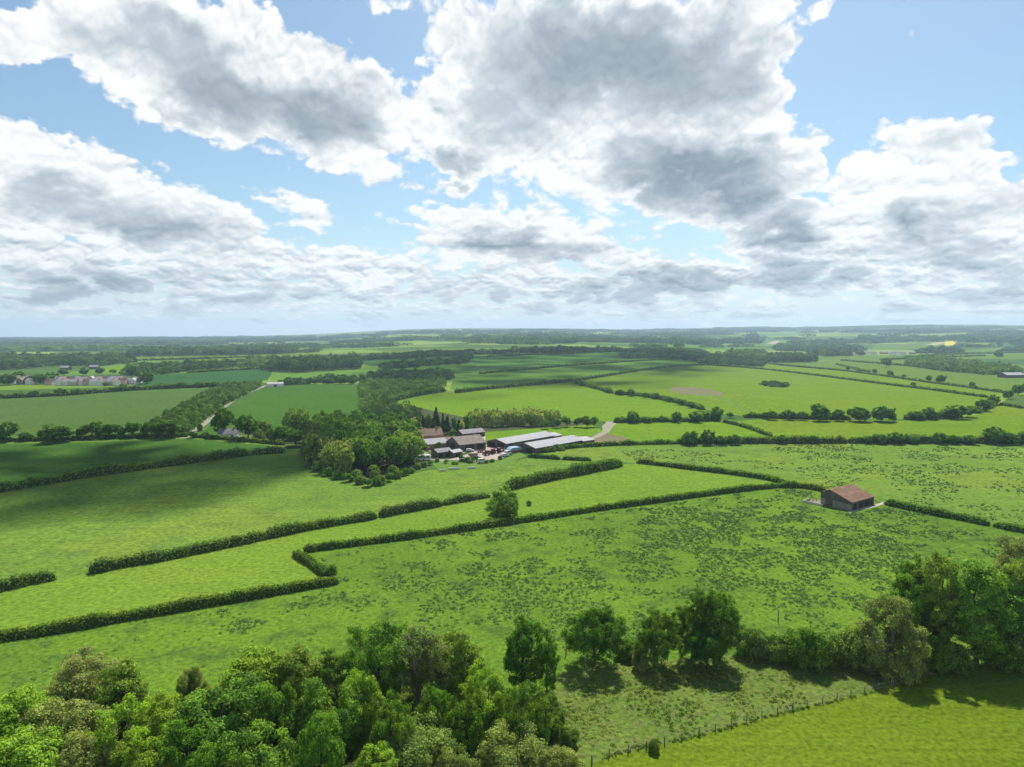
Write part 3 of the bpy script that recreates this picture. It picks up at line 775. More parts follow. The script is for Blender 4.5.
def make_tree(shape, h, rad, leaf, seed, bark=BARK, leafm='oak', twigs=False):
    """trunk mesh and crown mesh of one tree, base at the origin"""
    rng = np.random.default_rng(seed); S = SHAPE[shape]
    zc, rz = S['zc'] * h, S['rz'] * h
    n = int(3.4 * (rad * rad * 2 + rad * rz * 2) / (S['cl'] * rad) ** 2 * 0.40)
    n = max(9, min(n, 330))
    cs, rs = [], []
    lob = rng.normal(size=(9, 3)); lob = unit(lob); la = rng.uniform(-1, 1, 9)
    tries = 0
    while len(cs) < n and tries < n * 30:
        tries += 1
        d = unit(rng.normal(size=3))
        k = float(np.clip(1 + S['irr'] * float(np.sum(la * np.maximum(0, lob @ d) ** 3)), 0.45, 1.5))
        f = rng.uniform(0.30, 0.86) ** 0.6 * k
        p = np.array((d[0] * rad * f, d[1] * rad * f, zc + d[2] * rz * f * 0.93))
        if shape == 'cone':
            zz = rng.uniform(0.03, 0.98) ** 0.8; w = (1 - zz) * rad * rng.uniform(0.5, 1.0); a = rng.uniform(0, 6.28)
            p = np.array((math.cos(a) * w, math.sin(a) * w, (0.05 + 0.95 * zz) * h))
        if p[2] < S['lo'] * h or p[2] < 0.2: continue
        r = S['cl'] * rad * rng.uniform(0.7, 1.3)
        if shape == 'cone': r = S['cl'] * rad * (1.25 - 0.8 * p[2] / h)
        if shape not in ('cone', 'bush') and mnoise.noise(tuple(p / (0.55 * rad) + seed * 3.7)) < -0.16: continue
        if any(np.sum((p - q) ** 2) < (0.55 * r) ** 2 for q in cs): continue
        cs.append(p); rs.append(r)
    V, T = blob_leaves(cs, rs, leaf, rng, S['cover'], 0.85, S['up'], np.array((0, 0, zc * 0.8)))
    mid = V.mean(1); rr = np.quantile(np.hypot(mid[:, 0], mid[:, 1]), 0.97); zt = np.quantile(mid[:, 2], 0.997)
    fit = np.array((rad / rr, rad / rr, h / zt)); V = V * fit; cs = [c * fit for c in cs]
    ok = V[:, :, 2].min(1) > 0.02
    V, T = V[ok], T[ok]
    segs = []
    tr = max(0.10, h * 0.022)
    cs = np.array(cs)
    stems = {'bare': 6, 'sparse': 3}.get(shape, 1)
    for s_ in range(stems):
        off = np.array((0, 0, 0)) if s_ == 0 else np.array((rng.normal() * 0.4, rng.normal() * 0.4, 0))
        topz = min(0.8 * h, zc + 0.45 * rz)
        lean = rng.normal(size=2) * rad * (0.10 if stems == 1 else 0.34)
        top = np.array((lean[0], lean[1], topz))
        base = off * 1.0
        segs.append((base, base * 0.9 + (top - base) * 0.06, tr * 1.5, tr * 1.05))
        limb(segs, base * 0.9 + (top - base) * 0.06, top, tr * 1.05, tr * 0.22, rng, 5, 0.02)
        sel = rng.permutation(len(cs))[:(22 if stems == 1 else 11)]
        for i in sel:
            c = cs[i]
            z0 = min(max(0.22 * h, c[2] * rng.uniform(0.45, 0.75)), topz)
            f = z0 / topz; st = base + (top - base) * f
            rr = tr * (1.05 - 0.8 * f) * 0.55
            limb(segs, st, c, rr, 0.025 if h < 25 else 0.05, rng, 3, 0.07)
    if twigs:
        for c, r in zip(cs, rs):
            for _ in range(5):
                d = unit(rng.normal(size=3) + np.array((0, 0, 0.8)))
                limb(segs, c - d * r * 0.6, c + d * r * 1.15, 0.035, 0.015, rng, 2, 0.1)
    tv, tf = tubes(segs, 6 if leaf < 0.6 else 4)
    nm = {'cone': 'conifer', 'bush': 'bush'}.get(shape, 'tree')
    return raw_mesh('trunk', tv, tf, bark, smooth=True), quad_mesh('crown', V, T, L[leafm])

class Kind:
    """one kind of tree: its meshes, its natural size, and a place to stamp copies"""
    def __init__(self, name, cat, shape, h, rad, leaf, leafm, n=2, seed=1, bark=BARK, twigs=False):
        self.name, self.cat, self.h, self.rad = name, cat, h, rad
        self.meshes = [make_tree(shape, h, rad, leaf, seed * 100 + i, bark, leafm, twigs) for i in range(n)]
        self.first = {}
    def put(self, p, h, w, label, group=None, rng=random):
        i = rng.randrange(len(self.meshes))
        rz = rng.uniform(0, 6.283)
        if i not in self.first:
            root = empty(self.name, p, rz)
            mesh_obj('trunk', self.meshes[i][0], root); mesh_obj('crown', self.meshes[i][1], root)
            self.first[i] = root
        else:
            src = self.first[i]
            root = src.copy(); COL.objects.link(root)
            for k in ('group',):
                if k in root: del root[k]
            for ch in src.children:
                c = ch.copy(); COL.objects.link(c); c.parent = root
            root.location = p; root.rotation_euler = (0, 0, rz)
        sx = w / (2 * self.rad); sz = h / self.h
        root.scale = (sx, sx, sz)
        return tag(root, label, self.cat, group)

ORD = ['first', 'second', 'third', 'fourth', 'fifth', 'sixth', 'seventh', 'eighth', 'ninth', 'tenth', 'eleventh', 'twelfth', 'thirteenth', 'fourteenth', 'fifteenth',
       'sixteenth', 'seventeenth', 'eighteenth', 'nineteenth', 'twentieth']

# near kinds (about 100 m off) and far kinds (300 m and beyond): same trees, coarser leaves
NEAR = 0.28
K = {}
K['oak'] = Kind('oak_tree', 'tree', 'round', 12, 5.5, NEAR, 'oak', 3, 1)
K['spring'] = Kind('maple_tree', 'tree', 'tall', 13, 4.6, NEAR, 'spring', 3, 2)
K['darktall'] = Kind('ash_tree', 'tree', 'tall', 12, 4.2, NEAR, 'dark', 2, 3)
K['oakdark'] = Kind('oak_tree', 'tree', 'round', 11, 5.4, NEAR, 'dark', 2, 4)
K['ivy'] = Kind('poplar_tree', 'tree', 'column', 16, 4.4, NEAR, 'ivy', 2, 5)
K['olive'] = Kind('alder_tree', 'tree', 'tall', 13, 4.4, NEAR, 'olive', 2, 6)
K['willow'] = Kind('willow_tree', 'tree', 'dome', 9, 5.5, NEAR * 0.9, 'willow', 2, 7)
K['dry'] = Kind('willow_tree', 'tree', 'dome', 9, 4.6, NEAR * 0.8, 'dry', 2, 8, BARKPALE, True)
K['sparse'] = Kind('ash_tree', 'tree', 'sparse', 13, 4.2, NEAR * 0.85, 'dry', 2, 9, BARKPALE, True)
K['bare'] = Kind('ash_tree', 'tree', 'bare', 14, 3.6, NEAR * 0.8, 'olive', 1, 10, BARKPALE, True)
K['bush'] = Kind('hawthorn_bush', 'bush', 'bush', 4, 3.0, NEAR * 0.85, 'hawthorn', 3, 11)
K['bushdark'] = Kind('holly_bush', 'bush', 'bush', 4, 3.0, NEAR * 0.85, 'hedge', 2, 12)
# further off
K['lone'] = Kind('oak_tree', 'tree', 'dome', 12, 6.0, 0.55, 'oak', 1, 53)
K['m_oak'] = Kind('oak_tree', 'tree', 'round', 12, 5.5, 0.85, 'oakmid', 3, 21)
K['m_spring'] = Kind('maple_tree', 'tree', 'round', 12, 5.2, 0.85, 'oak', 3, 22)
K['m_dark'] = Kind('oak_tree', 'tree', 'round', 11, 5.0, 0.9, 'dark', 2, 23)
K['m_olive'] = Kind('ash_tree', 'tree', 'tall', 12, 4.5, 0.85, 'olive', 2, 24)
K['m_copper'] = Kind('beech_tree', 'tree', 'tall', 12, 4.5, 0.85, 'copper', 1, 25)
K['m_dry'] = Kind('willow_tree', 'tree', 'dome', 9, 4.6, 0.75, 'dry', 1, 26)
K['m_con'] = Kind('conifer_tree', 'tree', 'cone', 14, 2.2, 0.8, 'conifer', 2, 27)
K['m_pale'] = Kind('poplar_tree', 'tree', 'dome', 10, 3.4, 0.8, 'paletree', 3, 28)
K['m_bush'] = Kind('hawthorn_bush', 'bush', 'bush', 4, 3.0, 0.7, 'hawthorn', 2, 29)
K['f_tree'] = Kind('hedgerow_tree', 'tree', 'round', 10, 5.0, 1.6, 'dark', 3, 31)
K['f_bush'] = Kind('hedgerow_bush', 'bush', 'bush', 5, 3.6, 1.5, 'hedge', 3, 32)

def at_base(kind, px, py, hpx, wpx, label, group=None):
    """a tree whose foot is seen at px, py and which shows hpx tall and wpx wide"""
    p = P1(px, py); m = dist(p) / FPX
    return K[kind].put(p, hpx * m * 1.03, wpx * m, label, group)

def at_top(kind, px, py, h, wpx, label, group=None):
    """a tree h metres tall whose top is seen at px, py"""
    p = ptop(px, py, h); m = dist(p) / FPX
    return K[kind].put(p, h, wpx * m, label, group)

# ------------------------------------------------------------------ hedges
def hedge(line, h, w, label, bushy=0.0, leafm='hedge', group=None, name='hedge', cover=1.0, seed=0):
    """one hedge along a picture line put on the land"""
    # h, w in metres; bushy 0 = clipped, 1 = wild
    rng = np.random.default_rng(seed + int(line[0][0] * 7 + line[0][1] * 13) + 50000)
    dense = []
    for (x0, y0), (x1, y1) in zip(line, line[1:]):
        k = max(1, int(math.hypot(x1 - x0, y1 - y0) / 6))
        dense += [(x0 + (x1 - x0) * i / k, y0 + (y1 - y0) * i / k) for i in range(k)]
    dense.append(line[-1])
    g = P([p[0] for p in dense], [p[1] for p in dense])
    # smooth the line a little
    gs = g.copy()
    for _ in range(2): gs[1:-1] = (gs[:-2] + 2 * gs[1:-1] + gs[2:]) / 4
    gs[:, 2] = H(gs[:, 0], gs[:, 1]); g = gs
    seg = np.linalg.norm(np.diff(g[:, :2], axis=0), axis=1); S = np.concatenate([[0], np.cumsum(seg)]); Ltot = S[-1]
    origin = g[len(g) // 2].copy(); g = g - origin
    dm = np.hypot(*(g[:, :2] + origin[:2]).T).mean()
    leaf = min(max(0.30, dm * 1.9 / FPX), 7.0)
    def frame(s):
        x = np.stack([np.interp(s, S, g[:, i]) for i in range(3)], 1)
        x2 = np.stack([np.interp(np.minimum(s + 0.5, Ltot), S, g[:, i]) - np.interp(np.maximum(s - 0.5, 0), S, g[:, i]) for i in range(3)], 1)
        t = x2.copy(); t[:, 2] = 0; t = unit(t); nrm = np.stack([-t[:, 1], t[:, 0], 0 * t[:, 0]], 1)
        return x, t, nrm
    ph = rng.uniform(0, 100)
    def prof(s):
        a = np.array([mnoise.noise((v / (2.6 * max(h, 1.6)) + ph, 1.3, 0.2)) for v in s]); b = np.array([mnoise.noise((v / 1.7 + ph, 7.7, 0.4)) for v in s])
        k = 1 + bushy * (0.75 * a + 0.25 * b) + 0.10 * b
        ends = np.clip(np.minimum(s, Ltot - s) / (1.2 * h) + 0.35, 0, 1)
        return np.clip(k, 0.25, 2.2) * ends ** 0.6
    # inner body: solid dark core added to block light
    m = max(3, int(Ltot / max(1.2, dm * 2.5 / FPX)))
    m = min(m, 600)
    ss = np.linspace(0, Ltot, m); x, t, nr = frame(ss); kp = prof(ss)
    sec = [(-0.42, 0.0), (-0.45, 0.5), (-0.36, 0.90), (0.36, 0.90), (0.45, 0.5), (0.42, 0.0)]
    V = []; F = []
    for i in range(m):
        for a, b in sec:
            V.append(x[i] + nr[i] * a * w * (0.6 + 0.4 * kp[i]) + np.array((0, 0, b * h * kp[i] * 0.95)))
    ns = len(sec)
    for i in range(m - 1):
        for j in range(ns - 1):
            F.append((i * ns + j, i * ns + j + 1, (i + 1) * ns + j + 1, (i + 1) * ns + j))
    F.append(tuple(range(ns - 1, -1, -1))); F.append(tuple((m - 1) * ns + j for j in range(ns)))
    root = empty(name, tuple(origin))
    tag(root, label, 'hedge', group)
    mesh_obj('branches', raw_mesh('branches', V, F, CORE), root)  # closed body inside the leaves, keeps light from passing through
    # leaves around it
    per = 2 * h + w
    n = int(Ltot * per / (0.31 * leaf * leaf) * 0.8 * cover)
    n = int(min(max(n, 60), 60000))
    s = rng.uniform(0, Ltot, n); x, t, nr = frame(s)
    sg = np.linspace(0, Ltot, max(8, min(2500, int(Ltot / 0.8)))); kp = np.interp(s, sg, prof(sg))
    u = rng.uniform(0, per, n)
    a = np.where(u < h, -0.5, np.where(u > h + w, 0.5, (u - h) / w - 0.5))
    b = np.where(u < h, u / h, np.where(u > h + w, (per - u) / h, 1.0))
    rnd = 1 - 0.28 * np.clip((b - 0.6) / 0.4, 0, 1) ** 2 * (np.abs(a) > 0.42)
    off = nr * (a * w * (0.6 + 0.4 * kp) * rnd)[:, None]
    lift = b * h * kp
    side = np.where(np.abs(a) > 0.49, np.sign(a), a * 0.8)
    nn = nr * side[:, None] + np.array((0, 0, 1.0)) * np.where(b > 0.97, 1.0, 0.25)[:, None]
    p = x + off + np.stack([0 * lift, 0 * lift, lift], 1) + rng.normal(size=(n, 3)) * np.array((0.10, 0.10, 0.07)) * h * (0.7 + bushy)
    p[:, 2] = np.maximum(p[:, 2], x[:, 2] + 0.12)
    cl = np.array([mnoise.noise((v / 1.3 + ph, 3.1, 0.9)) for v in sg]); tint = 0.48 + 0.35 * np.interp(s, sg, cl) + 0.2 * rng.normal(size=n)
    Q = leaf_quads(p, nn, leaf, rng, 0.7)
    mesh_obj('foliage', quad_mesh('foliage', Q, np.clip(tint, 0, 1), L[leafm]), root)
    return root

HEDGES = [
    # line, height, width, label, bushiness, leaf
    ([(-60, 647), (0, 640.5), (60, 631.5), (130, 619), (200, 607), (270, 595), (338, 583)], 2.3, 2.4, 'long clipped dark hedge along the top of the foreground meadow, ending at the notch', 0.2, 'hedge'),
    ([(295, 555.5), (308, 563), (318, 570), (325, 576)], 2.0, 2.2, 'short hedge of the notch joining the two long clipped hedges', 0.15, 'hedge'),
    ([(304, 552), (350, 546), (420, 537), (516, 523), (600, 510), (680, 499), (740, 491), (776, 487.5)], 2.2, 2.3, 'long straight clipped hedge from the notch to the hedge corner left of the lone barn', 0.2, 'hedge'),
    ([(777, 487.5), (800, 487), (825, 491.5)], 2.4, 3.0, 'short overgrown hedge running into the brown roofed barn', 0.3, 'hedge'),
    ([(637, 463), (664, 466), (690, 469.5), (730, 474), (771, 480), (786, 485)], 2.3, 2.4, 'straight dark hedge slanting down to the hedge corner left of the barn', 0.15, 'hedge'),
    ([(886, 504.5), (930, 514), (970, 521.5), (988, 525.5)], 2.3, 2.8, 'clipped hedge leading right from the brown roofed barn', 0.15, 'hedge'),
    ([(994, 526.5), (1010, 530), (1040, 535), (1070, 540)], 2.2, 2.6, 'last piece of clipped hedge after the gap at the right edge', 0.15, 'hedge'),
    ([(-30, 596), (0, 591), (25, 584.5), (55, 579)], 3.0, 3.2, 'short bushy hedge at the left edge standing apart', 0.35, 'hawthorn'),
    ([(90, 573.5), (130, 565), (160, 560.5), (240, 544), (300, 531), (340, 524), (376, 518)], 2.9, 3.2, 'wild pale green hedge in the middle of the left pasture', 0.42, 'hawthorn'),
    ([(380, 517), (410, 511), (441, 505.5)], 3.0, 3.2, 'short wild hedge between the two gaps below the farm', 0.4, 'hawthorn'),
    ([(443, 505), (466, 500.5), (489, 497)], 2.4, 3.0, 'low wild hedge just left of the lone round tree', 0.4, 'hawthorn'),
    ([(506, 490), (530, 484), (560, 478), (590, 472), (620, 466)], 4.2, 4.2, 'tall dark bushy hedge running up right from the lone round tree', 0.45, 'hedge'),
    ([(528, 457.5), (545, 458.3), (560, 459.5)], 2.2, 2.2, 'short low clipped hedge below the long grey sheds', 0.1, 'hedge'),
    ([(562, 459.6), (575, 460.2), (591, 461)], 1.9, 2.0, 'lower end piece of the clipped hedge below the grey sheds', 0.1, 'hedge'),
    ([(-40, 497), (0, 492), (40, 485), (100, 475), (160, 467), (220, 459), (248, 455)], 3.8, 4.2, 'dark bushy hedge crossing the left fields below the lane', 0.5, 'hedge'),
    ([(252, 454.6), (268, 453.2), (285, 452.6)], 3.2, 4.0, 'bushy hedge end near the dark trees of the farm wood', 0.6, 'hawthorn'),
    ([(-30, 441.5), (60, 440.5), (110, 437.5), (188, 436.6)], 2.2, 2.6, 'low clipped hedge along the far side of the lane', 0.15, 'hedge'),
    ([(193, 437), (240, 441), (284, 445)], 2.3, 2.6, 'clipped lane hedge in front of the small house', 0.12, 'hedge'),
    ([(535, 452.5), (555, 450), (575, 447.6), (600, 446), (640, 444.5), (677, 443.8)], 2.3, 3.4, 'bushy hedge running right from the end of the long grey sheds', 0.5, 'hedge'),
    ([(677, 443.8), (720, 443.4), (771, 443.2), (800, 443.2), (846, 443)], 3.6, 4.2, 'bushy hedge with round trees above the weedy pasture', 0.5, 'hedge'),
    ([(848, 443), (880, 443), (930, 443), (980, 443), (1060, 443.2)], 4.2, 4.6, 'tall bushy hedge above the weedy pasture at the right edge', 0.55, 'hedge'),
    ([(614, 422.4), (660, 422), (700, 421.5), (720, 420)], 3.6, 4.2, 'dark bushy hedge beyond the farm track', 0.5, 'hedge'),
    ([(744, 417.5), (764, 418), (800, 419), (850, 420)], 3.8, 4.5, 'dark bushy hedge below the field with the brown patch', 0.55, 'hedge'),
    ([(905, 419.5), (940, 418.8), (960, 417)], 5.0, 6.0, 'tall wild hedge before the bend of the far hedgerow', 0.6, 'hedge'),
    ([(975, 413.5), (985, 409), (995, 404)], 4.5, 6.0, 'wild hedge on the rising bend of the far hedgerow', 0.6, 'hedge'),
    ([(575, 383), (590, 387), (613, 393.6)], 4.0, 5, 'upper row of dark bushes slanting across the middle fields', 0.5, 'hedge'),
    ([(615, 394.2), (640, 396), (656, 398.4), (680, 403.5), (703, 410)], 4.0, 5, 'lower row of dark bushes slanting across the middle fields', 0.55, 'hedge'),
    ([(456, 393), (470, 391.4), (490, 389), (516, 386.5), (545, 384), (573, 381.5)], 4.2, 5, 'dark hedge along the top of the bright field behind the farm', 0.4, 'hedge'),
    ([(576, 381), (610, 375.6), (640, 370.8), (670, 367), (700, 364.8), (730, 366.6), (766, 369.6)], 3.0, 3.6, 'long thin hedge curving across the hillside', 0.15, 'hedge'),
    ([(766, 369.6), (820, 376), (880, 384), (930, 390), (988, 397.8)], 2.6, 3.2, 'long straight hedge above the field with the brown patch', 0.15, 'hedge'),
    ([(480, 374), (512, 371), (560, 366.6), (590, 364.4), (624, 362), (660, 359.8), (700, 358.4)], 3.2, 4, 'thin hedge across the middle of the shaded hillside', 0.2, 'hedge'),
    ([(487, 357), (530, 355), (570, 353.4), (624, 351.5)], 3.6, 5, 'highest thin hedge on the shaded hillside', 0.2, 'hedge'),
    ([(769, 364), (800, 367), (845, 371), (890, 377), (927, 382.6), (965, 387.5), (1004, 393)], 2.6, 3.2, 'straight hedge dotted with small round trees', 0.2, 'hedge'),
    ([(1000, 405), (1022, 408.5), (1060, 413)], 2.4, 3.0, 'low clipped hedge at the right edge below the wild hedgerow', 0.1, 'hedge'),
    ([(724, 422.5), (741, 426), (756, 431), (771, 437)], 2.4, 2.8, 'short diagonal hedge between two sunny fields', 0.2, 'hedge'),
    ([(-40, 400), (0, 398.5), (60, 396), (110, 392), (160, 389), (222, 386.5)], 4.8, 6, 'dark tree hedge below the village', 0.55, 'hedge'),
    ([(187, 373), (220, 371), (260, 369)], 3.5, 5, 'straight dark hedge on the far side of the dark crop field', 0.2, 'hedge'),
    ([(384, 403.5), (400, 399), (420, 395), (444, 391.5)], 5.0, 6, 'dark hedge along the lower edge of the scrubby plantation', 0.4, 'hedge'),
    ([(841, 360.5), (870, 363), (905, 366)], 3.2, 5, 'thin hedge left of the distant plantation', 0.3, 'hedge'),
    ([(836, 364.5), (850, 368), (870, 373)], 3.0, 4, 'short thin hedge among the small far trees', 0.3, 'hedge'),
    ([(880, 360.2), (930, 358), (985, 356)], 4, 8, 'thin hedge above the distant plantation', 0.4, 'hedge'),
    ([(905, 357.5), (960, 354), (1030, 352.5)], 4, 9, 'faint hedge between far pale pastures', 0.4, 'hedge'),
    ([(105, 361.5), (180, 359.5), (262, 357)], 4, 9, 'faint hedge in front of the long dark wood', 0.4, 'hedge'),
]
for ln, h, w, lab, b, lm in HEDGES: hedge(ln, h * 0.84, w * 0.82, lab, min(0.65, b + 0.15), lm)

# ------------------------------------------------------------------ far woods and scrub: masses nobody could count
def in_poly(x, y, p):
    ins = np.zeros(len(x), bool)
    q = np.roll(p, -1, 0)
    for (a, b), (c, d) in zip(p, q):
        if b == d: continue
        ins ^= ((b > y) != (d > y)) & (x < (c - a) * (y - b) / (d - b) + a)
    return ins

def wood(poly, h, spacing, label, leafm='farwood', name='wood', hv=0.25, cap=5200, shape=1.0, fill=1.0):
    """a wood seen as one mass: crowns scattered over a picture outline put on the land"""
    rng = np.random.default_rng(int(abs(poly[0][0]) * 31 + poly[0][1] * 17) + 9)
    W = px_poly(poly, 10)
    lo, hi = W.min(0), W.max(0)
    area = 0.5 * abs(np.sum(W[:, 0] * np.roll(W[:, 1], -1) - W[:, 1] * np.roll(W[:, 0], -1)))
    sp = max(spacing, math.sqrt(area * fill / cap))
    nx = int((hi[0] - lo[0]) / sp) + 1; ny = int((hi[1] - lo[1]) / sp) + 1
    gx, gy = np.meshgrid(np.arange(nx), np.arange(ny))
    x = lo[0] + (gx.ravel() + rng.uniform(0, 1, nx * ny)) * sp; y = lo[1] + (gy.ravel() + rng.uniform(0, 1, nx * ny)) * sp
    k = in_poly(x, y, W) & (rng.uniform(0, 1, len(x)) < fill)
    if spacing > 20:
        nz = np.array([mnoise.fractal((a / 900, b / 380, 4.2), 0.7, 2.0, 3) for a, b in zip(x, y)])
        k &= nz > (0.0 if spacing < 40 else 0.14)
    x, y = x[k], y[k]
    if not len(x): return None
    z = H(x, y); D = np.hypot(x, y)
    V, T = [], []
    big = sp / spacing
    for xi, yi, zi, d in zip(x, y, z, D):
        leaf = max(0.9, d * 1.6 / FPX)
        hh = h * (1 + hv * rng.normal()); hh = max(hh, 0.4 * h)
        r = spacing * 0.62 * shape * rng.uniform(0.8, 1.25) * (1 + 0.55 * (big - 1))
        n = int(min(90, max(7, 2.6 * (r * r + r * hh * 0.8) / (0.31 * leaf * leaf) * 0.8)))
        dd = unit(rng.normal(size=(n, 3)) + np.array((0, -0.15, 0.35)))
        p = np.array((xi, yi, zi + hh * 0.55)) + dd * np.array((r, r, hh * 0.46)) * rng.uniform(0.75, 1.05, (n, 1))
        V.append(leaf_quads(p, dd + np.array((0, 0, 0.2)), min(leaf, r * 0.9), rng, 0.55, 0.75))
        T.append(np.clip(0.46 + 0.24 * rng.normal() + 0.15 * rng.normal(size=n), 0, 1))
    V = np.concatenate(V); T = np.concatenate(T)
    org = np.array((x.mean(), y.mean(), z.mean())); V = V - org
    o = mesh_obj(name, quad_mesh(name, V, T, L[leafm]), None, tuple(org))
    return tag(o, label, None, None, 'stuff')

WOODS = [
    ([(150, 437), (183, 436.5), (226, 405.5), (258, 388.5), (262, 385), (224, 386.5), (200, 398), (172, 414), (152, 428)], 4.6, 3.6, 'strip of young trees planted beside the chalk track', 'scrub', 0.25),
    ([(362, 412), (358, 392), (362, 382), (400, 381), (446, 379), (444, 389), (400, 397.5), (384, 403), (386, 413)], 3.8, 4.6, 'scrubby young plantation above the farm wood', 'scrub', 0.4),
    ([(366, 381), (372, 376), (404, 374.5), (430, 374), (452, 374), (452, 380), (430, 383), (400, 381)], 7.0, 6.5, 'dark copse above the scrubby plantation', 'farwood', 0.2),
    ([(360, 418), (384, 404), (392, 408), (404, 412), (420, 414), (420, 422), (370, 420)], 6, 5, 'dark trees between plantation and farm wood', 'farwood', 0.3),
    ([(270, 371.5), (276, 366), (360, 363), (362, 369), (330, 371), (300, 373)], 15, 8, 'large dark wood on the skyline of the left fields', 'farwood', 0.15),
    ([(262, 371), (270, 366), (276, 370)], 8, 8, 'lower dark trees at the left end of the large dark wood', 'farwood', 0.3),
    ([(312, 383), (320, 380.5), (355, 380), (360, 383), (340, 384.5)], 6, 7, 'row of dark trees at the top of the square field', 'farwood', 0.4),
    ([(278, 386), (284, 382), (310, 381), (312, 384)], 4.5, 6, 'low dark bushes beside the long white shed', 'farwood', 0.4),
    ([(372, 370.5), (386, 367.6), (460, 361.6), (468, 357.4), (472, 358.6), (466, 363.5), (420, 367)], 9, 9, 'row of trees along the hillside field edge', 'farwood', 0.3),
    ([(362, 361), (372, 357.6), (400, 356), (440, 353.4), (500, 352.8), (508, 354), (470, 355), (420, 358)], 8, 12, 'wooded belt across the top of the hillside', 'farwood', 0.2),
    ([(506, 353), (520, 351.4), (560, 350.4), (610, 350.6), (626, 352), (570, 353.2)], 9, 14, 'thin line of trees at the top of the blue green crop', 'farwood', 0.35),
    ([(622, 358.6), (622, 353), (640, 350.6), (700, 352), (712, 358), (700, 361.5), (660, 359)], 10, 11, 'dark wood at the right end of the hillside hedges', 'farwood', 0.15),
    ([(696, 364.4), (704, 358.4), (740, 358), (765, 362), (764, 366.8), (730, 366)], 8, 9, 'dark trees where the long hedges meet', 'farwood', 0.3),
    ([(716, 359), (730, 353), (765, 353), (768, 360), (750, 361)], 10, 14, 'loose pale trees behind the meeting hedges', 'scrub', 0.35),
    ([(766, 362.8), (772, 358), (812, 358.6), (818, 362.4)], 15, 9, 'even stand of tall dark trees in the right distance', 'farwood', 0.10),
    ([(760, 385), (772, 383), (789, 385), (786, 387.6), (772, 387.2)], 3.0, 4.0, 'small patch of bushes alone in the sunny field', 'farwood', 0.3),
    ([(905, 366), (908, 361.6), (940, 360.4), (1000, 368), (1020, 372), (1019, 374.4), (985, 374.8), (940, 371)], 8, 7.5, 'long distant plantation in the right fields', 'scrub', 0.25),
    ([(0, 371), (-60, 374), (-60, 360), (40, 358), (130, 359), (135, 363), (90, 367), (60, 366)], 11, 13, 'dark wooded country behind the village', 'farwood', 0.3),
    ([(-60, 358), (-60, 349), (60, 348), (130, 349), (132, 357)], 11, 24, 'scattered woods behind the village toward the horizon', 'scrub', 0.35),
    ([(128, 357), (134, 352), (262, 350), (296, 351), (290, 354), (200, 356)], 16, 14, 'long dark wood below the left horizon', 'farwood', 0.15),
    ([(120, 376), (128, 371), (150, 368.5), (190, 366), (232, 365), (234, 368), (190, 371.5), (160, 375)], 8, 9, 'mixed trees right of the village', 'farwood', 0.35),
    ([(228, 364.5), (250, 361), (285, 360), (285, 364), (258, 368), (236, 368)], 7, 12, 'pale bushes left of the large dark wood', 'scrub', 0.4),
    ([(255, 357.5), (262, 352), (330, 352), (380, 350), (380, 356), (360, 361), (290, 364)], 10, 22, 'loose woods behind the large dark wood', 'scrub', 0.35),
    ([(-60, 346), (-60, 341.5), (130, 340.5), (290, 339.5), (290, 347), (130, 347)], 13, 55, 'wooded far country below the left horizon', 'farwood', 0.3),
    ([(290, 349), (290, 340), (420, 341), (520, 343), (520, 347), (420, 348.4)], 13, 40, 'dark far woods left of the middle', 'farwood', 0.25),
    ([(500, 347), (500, 340.6), (600, 341), (720, 343), (720, 349), (640, 348.6), (560, 347)], 15, 32, 'broad band of dark woods behind the hillside', 'farwood', 0.2),
    ([(690, 346), (700, 340.5), (760, 341), (764, 345), (740, 348)], 14, 38, 'dark far wood right of the middle', 'farwood', 0.25),
    ([(776, 351), (780, 344), (840, 341), (880, 341), (880, 345), (840, 349), (800, 352)], 12, 30, 'far woods around the distant village', 'farwood', 0.3),
    ([(807, 354.6), (812, 351), (850, 347.6), (866, 350), (850, 356), (826, 357)], 9, 16, 'trees around the far village', 'farwood', 0.35),
    ([(912, 353.6), (930, 350.4), (958, 349.4), (962, 352), (940, 354)], 9, 18, 'trees right of the far village', 'farwood', 0.3),
    ([(955, 349.6), (958, 342), (1060, 340), (1070, 347), (1000, 346.6), (965, 350)], 13, 34, 'dark woods right of the yellow field', 'farwood', 0.25),
    ([(1000, 352.6), (1006, 349.4), (1060, 349), (1060, 352)], 9, 20, 'dark trees at the right edge under the hills', 'farwood', 0.3),
    ([(860, 344), (860, 337), (950, 335), (1070, 334), (1070, 339), (960, 340.4), (920, 343)], 14, 48, 'wooded slopes below the right skyline', 'farwood', 0.25),
    ([(680, 341), (700, 331), (760, 330), (860, 331), (1070, 330), (1070, 335), (900, 335), (800, 340)], 14, 70, 'wooded hills along the right skyline', 'farwood', 0.25),
    ([(380, 341), (380, 333.5), (460, 332.5), (560, 333), (690, 333), (680, 340), (520, 341)], 14, 75, 'wooded hills along the middle skyline', 'farwood', 0.25),
    ([(-60, 341), (-60, 338.6), (130, 338.2), (300, 337), (380, 335), (380, 341)], 13, 95, 'faint woods at the left horizon', 'farwood', 0.25),
    ([(380, 333.2), (400, 331.2), (560, 330.2), (700, 329.6), (740, 328), (850, 327.4), (900, 326), (1024, 327), (1060, 330), (900, 330), (700, 332.6)], 12, 110, 'trees on the blue skyline ridge', 'farwood', 0.3),
]
for poly, h, sp, lab, lm, hv in WOODS: wood(poly, h, sp, lab, lm, 'wood' if lm == 'farwood' else 'scrubland', hv, fill=0.72 if 'scrubby young' in lab else 1.0)

